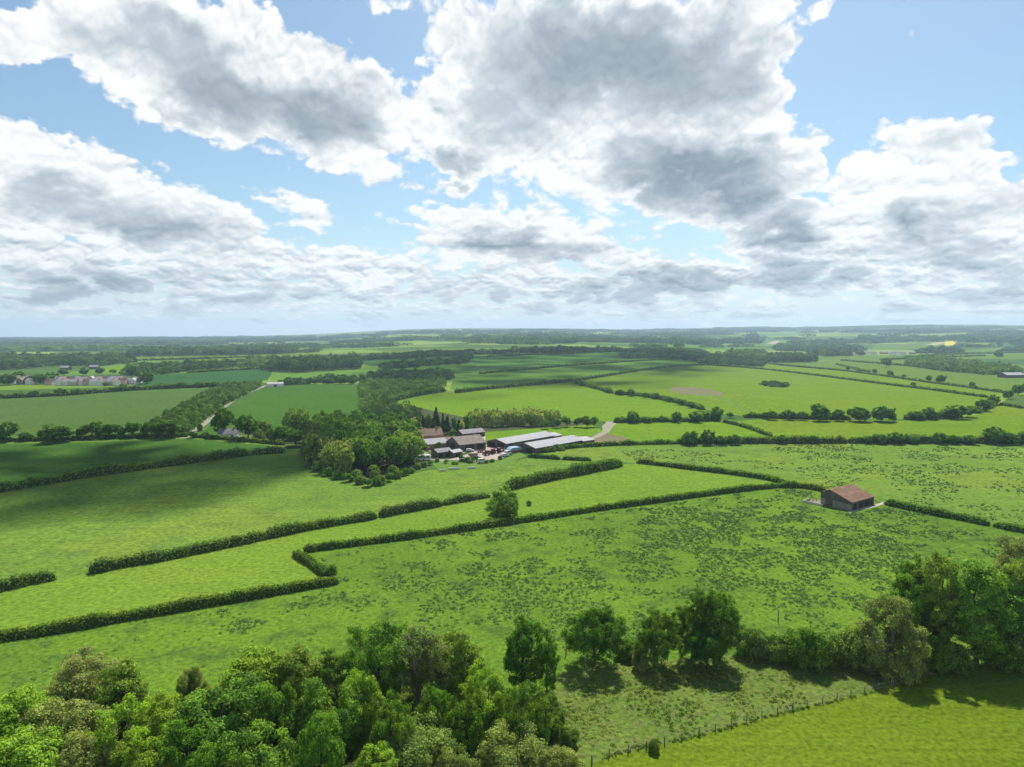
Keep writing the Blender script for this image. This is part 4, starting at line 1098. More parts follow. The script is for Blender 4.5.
# ------------------------------------------------------------------ single trees, near wood at the lower left
GW = 'trees of the foreground wood'
for k, px, py, h, w, lab in [
    ('spring', 12, 690, 12, 70, 'bright green leafy tree in the lower left corner'),
    ('sparse', 85, 655, 13, 62, 'pale thin twiggy tree at the left end of the foreground wood'),
    ('olive', 128, 660, 13, 50, 'slim olive tree with a visible stem behind the yellow green trees at lower left'),
    ('dry', 62, 700, 11, 76, 'greyish half dry willow among the green trees at lower left'),
    ('spring', 122, 702, 13, 60, 'yellow green tree beside the greyish willow at lower left'),
    ('spring', 163, 698, 12, 62, 'yellow green tree in front of the small pale tree at lower left'),
    ('dry', 190, 668, 9, 32, 'small pale tree between the yellow green trees and the big green crowns'),
    ('oak', 222, 682, 14, 96, 'very broad dark green tree, biggest crown of the foreground wood'),
    ('spring', 246, 650, 13, 78, 'bright yellow green round tree at the meadow edge of the foreground wood'),
    ('olive', 298, 646, 13, 56, 'olive green tree at the meadow edge right of the bright yellow green one'),
    ('darktall', 338, 650, 12, 56, 'dark green tree in the back edge of the foreground wood left of the tallest tree'),
    ('oak', 378, 624, 15, 76, 'tallest leafy green tree of the foreground wood, standing left of the bare ash'),
    ('bare', 416, 629, 15, 46, 'tall nearly bare ash with many upright stems'),
    ('sparse', 437, 637, 14, 40, 'thin sparsely leaved tree next to the bare ash'),
    ('olive', 462, 634, 14, 58, 'olive green tree with dead branches right of the bare ash'),
    ('darktall', 524, 621, 13, 52, 'tall dark green tree at the right tip of the foreground wood'),
    ('darktall', 547, 640, 9, 28, 'small dark tree beside the right tip of the foreground wood'),
    ('spring', 487, 670, 12, 56, 'yellow green tree below the olive tree with dead branches'),
    ('oak', 527, 684, 12, 56, 'round green tree at the right edge of the wood above the grey green willows'),
    ('oak', 282, 686, 14, 66, 'green tree in the middle of the foreground wood in front of the olive one'),
    ('oak', 330, 682, 14, 66, 'green tree in the middle of the foreground wood below the dark one'),
    ('spring', 366, 672, 13, 54, 'yellow green tree below the tallest leafy tree'),
    ('oak', 392, 700, 12, 52, 'green tree under the foot of the bare ash'),
    ('darktall', 432, 690, 11, 50, 'dark shaded tree behind the grey green willows'),
    ('darktall', 462, 700, 11, 50, 'dark shaded tree left of the round green edge tree'),
    ('oak', 255, 724, 14, 84, 'big green tree at the lower edge in front of the very broad dark one'),
    ('oak', 320, 722, 14, 76, 'big green tree at the lower edge left of the grey green willows'),
    ('darktall', 188, 722, 12, 64, 'dark tree between the yellow green group and the very broad tree'),
    ('spring', 138, 742, 11, 70, 'leafy yellow green tree at the lower edge below the yellow green pair'),
    ('dry', 84, 738, 10, 72, 'greyish tree at the lower edge in front of the half dry willow'),
    ('spring', 30, 738, 11, 82, 'bright green tree at the lower edge near the corner'),
    ('willow', 418, 728, 9, 84, 'grey green willow, left of the two at the lower edge'),
    ('willow', 512, 742, 9, 110, 'wide pale willow, right of the two at the lower edge'),
    ('spring', 372, 748, 9, 56, 'yellow green tree left of the grey green willow at the lower edge'),
    ('willow', 462, 745, 8, 70, 'pale willow squeezed between the two large willows'),
    ('dry', 562, 752, 6, 46, 'low pale bush at the end of the wire fence'),
    ('oak', 206, 752, 13, 70, 'green crown cut by the lower edge left of the big green trees'),
]:
    at_top(k, px, py, h, w, lab, GW)

GR = 'trees and bushes along the meadow edge'
for k, px, py, hp, w, lab in [
    ('oakdark', 595, 664, 62, 64, 'round dark oak standing alone with its trunk showing and a black shadow'),
    ('oakdark', 655, 666, 56, 50, 'middle sized dark tree left of the big double crowned tree'),
    ('dry', 641, 668, 28, 20, 'small pale flowering bush at the foot of the middle sized dark tree'),
    ('darktall', 692, 660, 76, 40, 'left half of the big double crowned dark tree'),
    ('darktall', 719, 664, 74, 50, 'right half of the big double crowned dark tree'),
    ('oakdark', 707, 668, 48, 46, 'lower leafy tree in front of the big double crown'),
    ('bushdark', 628, 658, 20, 26, 'dark bush between the lone oak and the middle sized tree'),
    ('bush', 752, 655, 28, 34, 'pale brown green bush right of the big double crowned tree'),
    ('bush', 776, 660, 24, 26, 'low green bush in the row right of the big tree'),
    ('bushdark', 803, 664, 38, 46, 'large dark bush in the middle of the meadow edge row'),
    ('bush', 824, 664, 32, 36, 'greener bush touching the large dark bush of the meadow edge row'),
    ('bush', 851, 664, 34, 34, 'green bush just left of the pale brown willow'),
    ('bush', 870, 669, 20, 30, 'low dark bush under the pale brown willow'),
    ('dry', 889, 671, 72, 58, 'pale brown grey willow in front of the dark tree clump'),
    ('ivy', 907, 655, 82, 42, 'leafy green tree behind the pale brown willow'),
    ('darktall', 909, 650, 92, 34, 'darkest tall tree at the back left of the right clump'),
    ('olive', 942, 660, 104, 48, 'tall olive topped tree in the middle of the right clump'),
    ('ivy', 976, 664, 98, 52, 'big column of green ivy leaves in the right clump'),
    ('olive', 1009, 655, 90, 42, 'olive tree behind the ivy column at the right edge'),
    ('sparse', 1015, 640, 96, 42, 'thin greyish tree at the back of the right clump'),
    ('ivy', 1027, 664, 70, 46, 'green tree cut by the right edge of the picture'),
    ('bushdark', 930, 668, 34, 32, 'dark bush in the gap beneath the olive topped tree'),
    ('bush', 953, 670, 28, 30, 'pale bush at the foot of the ivy column'),
    ('bush', 1012, 665, 36, 36, 'leafy bush at the right edge below the olive tree'),
    ('bushdark', 995, 666, 26, 30, 'dark low bush right of the ivy column foot'),
    ('bush', 654, 752, 14, 12, 'small bush growing in the wire fence'),
    ('bush', 738, 640, 18, 22, 'low bush behind the big double crowned tree'),
]:
    at_base(k, px, py, hp * (0.87 if px > 895 else 0.93), w, lab, GR)

# ------------------------------------------------------------------ trees in the fields and by the lane
for k, px, py, hp, w, lab in [
    ('lone', 504, 519, 31, 34, 'lone round green tree in the bright strip field'),
    ('m_bush', 332, 574, 9, 11, 'round bush at the inner corner of the hedge notch'),
    ('m_bush', 529, 505.5, 5, 6, 'single small bush in the grass right of the lone round tree'),
    ('m_dark', 222, 436, 25, 22, 'very dark round tree beside the small house'),
    ('m_dark', 248, 439, 22, 24, 'round green tree right of the small house'),
    ('m_olive', 264, 437, 15, 14, 'pale green tree between house and farm wood'),
    ('m_bush', 259, 440, 10, 14, 'light green bush in front of the trees by the house'),
    ('m_dark', 283, 441, 14, 26, 'low dark tree left of the tall open trees'),
    ('m_dark', 274, 442, 11, 18, 'dark bush beside the lane left of the farm wood'),
    ('m_olive', 293, 436, 26, 14, 'tall open tree with a bare stem above the lane, left of its twin'),
    ('m_olive', 301, 437, 27, 16, 'tall open tree with a bare stem above the lane, right of its twin'),
    ('m_dark', 287, 430, 12, 11, 'leaning dark tree at the end of the square field'),
    ('m_dark', 296, 446, 14, 22, 'dark bushy tree at the lane end against the farm wood'),
    ('m_dark', 193, 438, 6, 9, 'small bush at the junction of lane and chalk track'),
    ('m_bush', 205, 437.5, 5, 8, 'small bush left of the very dark round tree'),
    ('m_bush', 200, 431, 7, 5, 'thin sapling at the chalk track'),
    ('m_con', 436, 426, 18, 8, 'single dark pointed tree rising above the farm'),
]:
    at_base(k, px, py, hp, w, lab)

def row(kind, pts, group, lab, jitter=0.1):
    """a row of trees; each is told from the others by its place in the row"""
    for i, (px, py, hp, w) in enumerate(pts):
        kk = kind if isinstance(kind, str) else kind[i % len(kind)]
        at_base(kk, px, py, hp, w, lab.format(ORD[i] if i < len(ORD) else 'last'), group)

row('m_dark', [(6, 441, 15, 20), (27, 441, 7, 12), (42, 440, 8, 9), (50, 441.5, 8, 13), (61, 441.5, 14, 25), (82, 439, 11, 15), (98, 438, 14, 18), (110, 438, 12, 14), (120, 437.5, 11, 13), (133, 437, 13, 16), (146, 437, 13, 12), (157, 437.5, 13, 16), (170, 437.5, 16, 20)],
    'trees along the lane at the left', '{} dark tree from the left along the lane')
row('f_tree', [(691, 445, 13, 17), (708, 445, 14, 15), (722, 444.6, 8, 12), (735, 444.6, 9, 12), (781, 443.6, 8, 12), (813, 443.6, 7, 10)], 'round trees in the hedge above the weedy pasture', '{} round tree from the left in the hedge left of the barn gap')
row('f_tree', [(868, 444, 7.2, 7.6), (881, 444, 8.0, 13.6), (897, 444, 9.6, 15.3), (913, 444, 6.4, 10.2), (939, 444, 9.6, 12.8), (952, 444, 7.2, 11.9), (967, 444, 7.2, 13.6), (992, 444, 13.6, 16.1), (1009, 444, 8.8, 15.3), (1024, 444, 9.6, 13.6)], 'tall hedge trees above the weedy pasture at the right', '{} tall tree counted from the brown barn side in the right hedge')
row('f_tree', [(765, 419, 6, 8), (772, 420, 8, 10), (790, 420, 9, 13), (803, 420.3, 8, 10), (819, 421, 15, 18), (838, 421, 10, 10), (859, 421.4, 12, 19), (881, 421.6, 13, 18), (893, 421.4, 7, 8)], 'trees in the hedge below the brown patch', '{} tree from the left in the far hedgerow of the sunny strip')
row('f_tree', [(917, 420, 7, 12), (931, 419.5, 10, 12), (957, 418.6, 11, 19), (968, 417, 9, 12), (983, 411, 9, 11), (994, 405, 8, 10), (1008, 399, 7, 9), (1018, 395, 8, 12), (1030, 392, 8, 12)], 'trees on the bending far hedgerow', '{} tree along the hedgerow that bends up at the right')
row('f_tree', [(617, 422.5, 5, 5), (633, 423, 11, 13), (647, 423, 6, 9), (676, 422.6, 10, 10), (697, 422.4, 10, 14), (706, 421, 9, 9), (715, 420.6, 13, 13), (731, 418, 5, 8)], 'trees in the hedge beyond the farm track', '{} tree to the right of the farm track fork')
row('f_tree', [(582, 385.6, 4, 7), (597, 389, 4, 6), (608, 393, 4, 7), (620, 395, 5, 9), (631, 396.5, 7, 9), (645, 398, 5, 8), (655, 399, 6, 9), (668, 402, 5, 9), (680, 405, 6, 9), (691, 408, 6, 9), (700, 411, 6, 9)], 'bushes slanting across the middle fields', '{} bush from the top in the slanting row of the middle fields')
row('f_tree', [(848, 370, 3, 3.5), (859, 372, 2.5, 4), (874.6, 373.6, 4, 4), (890, 376.4, 5, 6), (904, 378, 3, 4), (928, 382, 5.5, 5.5), (940, 383.6, 7, 8), (972, 388, 5, 5)], 'small round trees on the straight right hedge', '{} small round tree from the left on the straight far hedge')
row('f_tree', [(913, 387.6, 4.5, 5)], None, 'single small tree on the lower of the two straight hedges')
row('f_tree', [(886, 367.6, 8, 9)], None, 'round pale tree standing alone left of the distant plantation')
row('f_tree', [(861, 356, 4, 7), (998, 357.5, 5, 8)], 'far field trees', '{} lone tree in the pale far pastures')
row('f_tree', [(8, 385, 9, 14), (30, 383.6, 6, 8), (39, 384, 8, 13), (52, 382, 8, 12), (20, 379, 6, 8), (64, 376, 6, 9), (83, 376, 7, 8), (100, 374, 5, 7), (113, 374, 4, 6), (132, 377, 9, 9), (147, 383.6, 10, 14), (141, 380, 8, 9), (106, 386, 3, 5), (124, 384, 4, 7)],
    'garden trees of the left village', '{} garden tree among the village houses from the left')
row('f_tree', [(76, 394.5, 5, 9), (62, 395.5, 6, 10), (123, 390, 5, 8), (160, 388.6, 5, 9), (180, 388, 5, 9), (200, 387.6, 5, 9), (215, 387, 5, 9), (34, 397, 5, 9)], 'trees in the hedge below the village', '{} round tree in the dark hedge below the village')
row('f_tree', [(315, 384, 5, 8), (327, 384, 5, 7), (341, 384, 7, 9), (352, 384, 8, 11), (362, 383.4, 9, 9)], 'trees at the top of the square field', '{} dark tree from the left at the top of the square field')
row('f_tree', [(459, 365, 5, 7), (466, 362, 6, 8), (440, 366, 5, 8), (418, 367.6, 5, 8), (404, 368.4, 5, 8), (384, 369.6, 4, 7)], 'trees on the hillside field edge', '{} tree counted leftward along the hillside field edge')

# the wood by the farm: every crown a tree of its own
def farm_wood():
    rng = random.Random(5)
    poly = np.array([(306, 450), (312, 464), (328, 473), (345, 478.5), (372, 483), (400, 474), (412, 469), (414, 456), (410, 446), (395, 441), (350, 437), (318, 440)])
    got = []
    tries = 0
    while len(got) < 86 and tries < 9000:
        tries += 1
        px = rng.uniform(302, 422); py = rng.uniform(436, 484)
        if not in_poly(np.array([px]), np.array([py]), poly)[0]: continue
        p = P1(px, py)
        if any((p.x - q.x) ** 2 + (p.y - q.y) ** 2 < 5.2 ** 2 for q, _, _ in got): continue
        got.append((p, px, py))
    got.sort(key=lambda g: -g[2])
    rows = [got[i:i + 15] for i in range(0, len(got), 15)]
    names = ['front', 'second', 'third', 'fourth', 'fifth', 'back']
    for r, rw in enumerate(rows):
        rw.sort(key=lambda g: g[1])
        for i, (p, px, py) in enumerate(rw):
            edge = py > 470 + abs(px - 365) * 0.02
            if px > 398 and py > 458: k = rng.choice(['m_copper', 'm_dry', 'm_olive', 'm_olive'])
            elif px < 326 and py > 455: k = rng.choice(['m_olive', 'm_olive', 'm_dark'])
            elif 326 <= px <= 350 and py > 462: k = rng.choice(['m_dry', 'm_olive'])
            elif py > 474: k = 'm_bush'
            elif py < 444: k = rng.choice(['m_dark', 'm_dark', 'm_oak'])
            else: k = rng.choice(['m_spring', 'm_spring', 'm_spring', 'm_oak', 'm_oak'])
            h = rng.uniform(11, 14.5) if k != 'm_bush' else rng.uniform(3.5, 5)
            w = h * (rng.uniform(0.62, 0.85) if k != 'm_bush' else rng.uniform(1.1, 1.5))
            word = {'m_copper': 'reddish', 'm_dry': 'greyish', 'm_olive': 'olive', 'm_dark': 'dark', 'm_bush': 'low pale', 'm_spring': 'yellow green', 'm_oak': 'green'}[k]
            K[k].put(p, h, w, '%s crown in the %s row of the farm wood, %s from the left' % (word, names[min(r, 5)], ORD[i]), 'trees of the farm wood', rng)
farm_wood()
row(['m_bush', 'm_dark'], [(304, 457, 9, 11), (309, 465, 9, 12), (318, 471, 9, 12), (328, 476, 8, 12), (337, 479, 9, 13), (349, 481.5, 8, 12), (359, 484, 8, 13), (368, 486.5, 8, 12), (379, 485, 9, 14), (389, 481.5, 8, 12), (397, 478.5, 8, 12), (406, 475, 7, 11)],
    'undergrowth along the front of the farm wood', '{} bush from the left along the front of the farm wood')
row(['bush', 'bushdark'], [(395, 712, 22, 30), (415, 708, 20, 28), (440, 712, 24, 34), (380, 705, 22, 30), (470, 715, 22, 30), (500, 712, 20, 30), (545, 712, 20, 26), (552, 735, 20, 24), (360, 705, 20, 30), (340, 700, 22, 30), (200, 718, 20, 30), (110, 712, 22, 34), (290, 708, 20, 30), (240, 712, 22, 34), (570, 745, 18, 22), (118, 735, 18, 26), (185, 748, 18, 26), (345, 752, 18, 26), (556, 720, 16, 22), (300, 745, 18, 26)],
    'undergrowth of the foreground wood', '{} undergrowth bush beneath the foreground wood')
row(['m_dark', 'm_dark', 'm_oak'], [(310, 441, 22, 18), (322, 438, 22, 16), (334, 437, 22, 18), (347, 436, 21, 18), (360, 435, 22, 18), (373, 436, 22, 18), (386, 437, 22, 16), (398, 438, 22, 14), (408, 440, 21, 14), (338, 431, 20, 15), (368, 430, 20, 15), (392, 430, 18, 16), (404, 431, 18, 14), (355, 428, 17, 14), (325, 431, 19, 14)],
    'dark trees behind the farm wood', '{} dark tree of the line behind the farm wood')
row(['m_con', 'm_con', 'm_dark'], [(401, 440, 22, 10), (423, 433, 17, 7), (428, 434, 19, 7), (443, 434, 20, 6), (448, 434, 18, 5.5), (454, 434, 16, 6), (433, 435, 16, 7), (459, 433, 13, 9), (418, 432, 15, 8), (438, 431, 15, 8), (447, 431, 14, 9), (427, 430, 13, 10), (466, 432, 9, 9), (421, 440, 10, 9), (452, 438, 8, 8)], 'dark pointed trees behind the farm', '{} dark pointed tree of the group behind the farm roofs')
row(['m_pale', 'm_spring'], [(413, 436, 18, 10), (418, 436, 14, 9), (424, 438, 10, 9), (438, 437, 10, 9), (461, 433, 12, 10), (468, 430, 14, 11), (410, 443, 10, 8)], 'light trees among the dark pointed ones', '{} light green tree among the dark pointed trees')
row(['m_oak'], [(411, 453, 20, 20), (439, 450, 8, 9)], 'farm garden trees', '{} round green tree by the farm buildings')
pr = random.Random(3)
row(['m_pale'], [(474 + i * 5.6, 427.5 - i * 0.14 + pr.uniform(-1, .5), pr.uniform(12, 17), pr.uniform(8, 11)) for i in range(15)], 'sunlit pale trees of the band behind the farm', '{} pale sunlit tree from the left in the front of the band')
row(['m_pale'], [(471 + i * 6.1, 423.5 - i * 0.1 + pr.uniform(-1, .5), pr.uniform(12, 16), pr.uniform(8, 11)) for i in range(15)], 'sunlit pale trees of the band behind the farm', '{} pale sunlit tree from the left in the rear of the band')
row(['m_dark'], [(567, 427, 10, 11), (577, 427, 9, 10), (587, 427.5, 11, 13), (594, 427, 10, 9), (557, 428, 9, 11), (546, 429, 8, 10)], 'dark trees at the right end of the band', '{} dark tree at the right end of the band behind the farm')
at_base('m_bush', 499, 518, 9, 13, 'low bush at the foot of the lone round tree')
row(['m_dark', 'm_bush'], [(461, 460.5, 5, 6), (467.5, 462, 5, 7), (473, 462, 4, 6), (479, 461, 4, 6), (486, 463, 3, 7), (492, 462, 3, 6), (446, 463, 3, 6), (437, 462, 4, 6), (430, 465, 4, 7), (424, 467, 5, 7)], 'bushes along the grassy front of the yard', '{} dark shrub from the left along the grassy front of the yard')
row(['m_bush'], [(537, 452.5, 4, 8), (545, 452, 5, 9), (553, 451.5, 5, 9), (561, 450.5, 4, 9), (418, 469, 5, 8), (411, 473, 5, 9), (402, 476, 5, 10), (464, 461, 4, 5), (473, 459.5, 4, 5), (500, 459.5, 4, 5), (470, 463, 3, 7), (455, 464, 2.5, 8), (483, 461.5, 3, 6)], 'bushes around the farm', '{} small bush around the farmyard')

# ------------------------------------------------------------------ buildings and farm things
def wall_mat(name, a, b, scale=1.2, rough=0.85, planks=False, bricks=False):
    m, nt = new_mat(name); t = NT(nt)
    out = t.node('ShaderNodeOutputMaterial'); bs = t.node('ShaderNodeBsdfPrincipled'); bs.inputs['Roughness'].default_value = rough; bs.inputs['Specular IOR Level'].default_value = 0.15
    t.l.new(bs.outputs[0], out.inputs[0])
    tc = t.node('ShaderNodeTexCoord'); v = tc.outputs['Object']
    n = t.noise(v, 1 / scale, 5.0, 0.65)['Fac']
    col = t.mix(t.step(n, 0.32, 0.68), a, b)
    if planks:
        mp = t.node('ShaderNodeMapping'); mp.inputs['Scale'].default_value = (4.5, 4.5, 0.25); t.l.new(v, mp.inputs[0])
        k = t.remap(t.noise(mp.outputs[0], 1.0, 3.0, 0.6)['Fac'], 0.3, 0.7, 0.65, 1.3)
        col = t.mix(1.0, col, t.xyz(k, k, k), 'MULTIPLY')
    t.l.new(col, bs.inputs['Base Color'])
    bp = t.node('ShaderNodeBump'); bp.inputs['Strength'].default_value = 0.3; t.l.new(n, bp.inputs['Height']); t.l.new(bp.outputs[0], bs.inputs['Normal'])
    return m
def plain(name, c, rough=0.5, metal=0.0):
    m, nt = new_mat(name); t = NT(nt)
    out = t.node('ShaderNodeOutputMaterial'); bs = t.node('ShaderNodeBsdfPrincipled')
    tc = t.node('ShaderNodeTexCoord'); n = t.noise(tc.outputs['Object'], 1.7, 4.0, 0.6)['Fac']
    t.l.new(t.mix(n, tuple(x * 0.8 for x in c), tuple(min(1, x * 1.2) for x in c)), bs.inputs['Base Color'])
    bs.inputs['Roughness'].default_value = rough; bs.inputs['Metallic'].default_value = metal
    t.l.new(bs.outputs[0], out.inputs[0]); return m
def roof_mat(name, a, b, ang=0.0, rib=0.5, rough=0.7, amt=0.25):
    """sheeting or tiles: ribs down the slope and weathering"""
    m, nt = new_mat(name); t = NT(nt)
    out = t.node('ShaderNodeOutputMaterial'); bs = t.node('ShaderNodeBsdfPrincipled'); bs.inputs['Roughness'].default_value = rough; bs.inputs['Specular IOR Level'].default_value = 0.15
    t.l.new(bs.outputs[0], out.inputs[0])
    tc = t.node('ShaderNodeTexCoord'); v = tc.outputs['Object']
    n = t.noise(v, 0.55, 6.0, 0.65)['Fac']
    col = t.mix(t.step(n, 0.3, 0.7), a, b)
    mp = t.node('ShaderNodeMapping'); mp.inputs['Scale'].default_value = (1 / rib, 0.12, 0.12); t.l.new(v, mp.inputs[0])
    k = t.remap(t.noise(mp.outputs[0], 1.0, 3.0, 0.7)['Fac'], 0.3, 0.7, 1 - amt, 1 + amt)
    t.l.new(t.mix(1.0, col, t.xyz(k, k, k), 'MULTIPLY'), bs.inputs['Base Color'])
    return m

M = {}
M['darkwood'] = wall_mat('dark_boarding', (0.095, 0.078, 0.064), (0.155, 0.128, 0.105), planks=True)
M['greywood'] = wall_mat('weathered_boarding', (0.085, 0.075, 0.065), (0.15, 0.135, 0.12), planks=True)
M['stone'] = wall_mat('old_stone', (0.20, 0.19, 0.165), (0.30, 0.28, 0.24), 0.9)
M['brick'] = wall_mat('red_brick', (0.30, 0.15, 0.09), (0.38, 0.22, 0.14), 0.8)
M['render'] = wall_mat('white_render', (0.76, 0.72, 0.68), (0.84, 0.80, 0.76), 1.5)
M['rust'] = roof_mat('rusty_sheeting', (0.135, 0.070, 0.038), (0.215, 0.125, 0.072), rib=0.6, amt=0.22)
M['tile'] = roof_mat('brown_tiles', (0.17, 0.105, 0.08), (0.24, 0.155, 0.12), rib=0.4)
M['asbestos'] = roof_mat('grey_fibre_sheeting', (0.26, 0.255, 0.27), (0.34, 0.335, 0.355), rib=1.1, amt=0.10)
M['oldasb'] = roof_mat('old_brown_sheeting', (0.125, 0.10, 0.08), (0.19, 0.16, 0.13), rib=0.8, amt=0.15)
M['greyroof'] = roof_mat('grey_slates', (0.15, 0.14, 0.145), (0.22, 0.205, 0.21), rib=0.5, amt=0.15)
M['vtile'] = roof_mat('pinkish_tiles', (0.42, 0.32, 0.28), (0.52, 0.41, 0.37), rib=0.5)
M['vgrey'] = roof_mat('light_slates', (0.34, 0.33, 0.34), (0.46, 0.45, 0.46), rib=0.5)
M['vbrick'] = wall_mat('pink_brick', (0.50, 0.36, 0.30), (0.60, 0.46, 0.40), 0.9)
M['palesheet'] = roof_mat('pale_sheeting', (0.30, 0.295, 0.30), (0.37, 0.365, 0.365), rib=0.9, amt=0.08)
M['blue'] = plain('blue_tarpaulin', (0.26, 0.38, 0.50), 0.6)
M['white'] = plain('white_paint', (0.60, 0.60, 0.59), 0.4)
M['red'] = plain('red_paint', (0.28, 0.045, 0.035), 0.5)
M['green'] = plain('dark_green_paint', (0.03, 0.09, 0.05), 0.4)
M['black'] = plain('black_rubber', (0.02, 0.02, 0.02), 0.8)
M['glass'] = plain('dark_glass', (0.03, 0.035, 0.04), 0.1)
M['dark'] = plain('painted_opening_shade', (0.015, 0.014, 0.013), 0.9)  # near-black panels paint the shade inside open fronts
M['timber'] = wall_mat('fence_timber', (0.12, 0.095, 0.07), (0.22, 0.185, 0.145), 0.4)
M['rail'] = wall_mat('reddish_rail', (0.20, 0.10, 0.07), (0.28, 0.15, 0.10), 0.4)
M['wire'] = plain('galvanised_wire', (0.30, 0.30, 0.29), 0.4, 0.8)
M['concrete'] = wall_mat('pale_concrete', (0.45, 0.43, 0.38), (0.56, 0.54, 0.49), 1.0)

def box(x0, x1, y0, y1, z0, z1):
    v = [(x, y, z) for z in (z0, z1) for y in (y0, y1) for x in (x0, x1)]
    f = [(0, 2, 3, 1), (4, 5, 7, 6), (0, 1, 5, 4), (2, 6, 7, 3), (0, 4, 6, 2), (1, 3, 7, 5)]
    return v, f
def merge(*parts):
    V, F = [], []
    for v, f in parts:
        k = len(V); V += list(v); F += [tuple(i + k for i in q) for q in f]
    return V, F
def prism(profile, y0, y1):
    """outline in x-z pushed from y0 to y1"""
    n = len(profile)
    v = [(x, y0, z) for x, z in profile] + [(x, y1, z) for x, z in profile]
    f = [tuple(range(n)), tuple(range(2 * n - 1, n - 1, -1))] + [(i, i + n, (i + 1) % n + n, (i + 1) % n) for i in range(n)]
    return v, f
def part(name, vf, mat, parent):
    return mesh_obj(name, raw_mesh(name, vf[0], vf[1], mat), parent)

def gable(name, label, cat, loc, ang, L_, W_, e0, rg, e1, wall, roof, ridge=0.5, over=0.35, windows=(), doors=(), chimneys=(), group=None, opens=(), rlights=0):
    """gabled building: length L_ along local y, width W_ along x; eaves e0 (at -x) and e1 (at +x), ridge height rg at the share ridge of the width"""
    root = empty(name, tuple(loc), ang)
    tag(root, label, cat, group)
    hw, hl = W_ / 2, L_ / 2; rx = -hw + ridge * W_
    prof = [(-hw, -0.6), (hw, -0.6), (hw, e1), (rx, rg), (-hw, e0)]
    wl = part('wall', prism(prof, -hl, hl), wall, root)
    th = 0.18
    def slope(xa, za, xb, zb):   # from eave a to ridge b
        d = Vector((xb - xa, 0, zb - za)).normalized()
        xa2, za2 = xa - d.x * over, za - d.z * over
        return prism([(xa2, za2 + 0.03), (xb, zb + 0.03), (xb, zb + 0.03 + th), (xa2, za2 + 0.03 + th)], -hl - over, hl + over)
    r = part('roof', merge(slope(-hw, e0, rx, rg), slope(hw, e1, rx, rg)), roof, root)
    for cx, cy in chimneys:
        part('chimney', box(cx - 0.4, cx + 0.4, cy - 0.4, cy + 0.4, rg - 1.0, rg + 1.1), M['brick'], r)
    for side, pos, w, z0, z1 in windows:
        _opening('window', root, side, pos, w, z0, z1, hw, hl, M['glass'], M['white'])
    for side, pos, w, z0, z1 in doors:
        _opening('door', root, side, pos, w, z0, z1, hw, hl, M['darkwood'], None)
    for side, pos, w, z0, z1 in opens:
        _opening('doorway_shade', root, side, pos, w, z0, z1, hw, hl, M['dark'], None)  # dark sheet on the closed wall in place of interior shade
    for i in range(rlights):
        y = -hl + L_ * (i + 0.7) / (rlights + 0.4); f = 0.5
        x = -hw + (rx + hw) * f; z = e0 + (rg - e0) * f + 0.03 + th
        dz = (rg - e0) / (rx + hw)
        v = [(x + a * 0.6, y + b * 0.5, z + a * 0.6 * dz + c) for c in (0, 0.1) for b in (-1, 1) for a in (-1, 1)]
        part('rooflight', (v, [(0, 2, 3, 1), (4, 5, 7, 6), (0, 1, 5, 4), (2, 6, 7, 3), (0, 4, 6, 2), (1, 3, 7, 5)]), M['white'], r)
    return root

def _opening(kind, root, side, pos, w, z0, z1, hw, hl, mat, frame):
    t = 0.06
    def bx(a0, a1, c0, c1, d):
        if side in ('-x', '+x'):
            s = -hw - d if side == '-x' else hw - 0.05; e = -hw + 0.05 if side == '-x' else hw + d
            return box(s, e, a0, a1, c0, c1)
        s = -hl - d if side == '-y' else hl - 0.05; e = -hl + 0.05 if side == '-y' else hl + d
        return box(a0, a1, s, e, c0, c1)
    p = part(kind, bx(pos - w / 2, pos + w / 2, z0, z1, t), mat, root)
    if frame:
        q = 0.10
        part('frame', merge(bx(pos - w / 2 - q, pos - w / 2, z0 - q, z1 + q, t + 0.03), bx(pos + w / 2, pos + w / 2 + q, z0 - q, z1 + q, t + 0.03),
                            bx(pos - w / 2, pos + w / 2, z1, z1 + q, t + 0.03), bx(pos - w / 2, pos + w / 2, z0 - q, z0, t + 0.03)), frame, p)

def between(a, b):
    """ground points under two picture positions: middle, heading of local y, distance"""
    A, B = P1(*a), P1(*b)
    d = B - A
    return (A + B) / 2, math.atan2(-d.x, d.y), d.length

# --- the lone barn in the meadow: gable end and long low front both face the picture
A = P1(851.6, 510.8); Bk = P1(827.5, 505.8); Cr = P1(878, 504.9)
ux = (A - Bk); ux.z = 0; Wb = 11.0; ux.normalize()          # local +x: from the back eave to the front eave
ang = math.atan2(ux.y, ux.x)
uy = Vector((-ux.y, ux.x, 0)); Lb = abs((Cr - A).dot(uy)); Lb = max(13.5, min(Lb, 17.5))
cen = A - ux * (Wb / 2) + uy * (Lb / 2)
barn = gable('barn', 'lone barn with a rusty brown roof in the rough meadow', 'barn', (cen.x, cen.y, cen.z), ang, Lb, Wb, 4.4, 5.75, 2.8, M['stone'], M['rust'], ridge=0.30, over=0.35,
             opens=[('+x', -5.2, 2.2, 0, 2.2), ('+x', -1.6, 3.4, 0, 2.3), ('+x', 2.6, 3.4, 0, 2.3), ('+x', 6.0, 1.6, 0, 2.2), ('-y', -2.4, 1.0, 3.2, 3.9)], doors=[('-y', -2.4, 2.6, 0.0, 3.0)])
hwb, hlb = Wb / 2, Lb / 2
for yy in (-hlb + 0.3, -3.6, 0.4, 4.6, hlb - 0.3):
    part('post', box(hwb + 0.02, hwb + 0.30, yy - 0.14, yy + 0.14, -0.3, 2.6), M['timber'], barn)
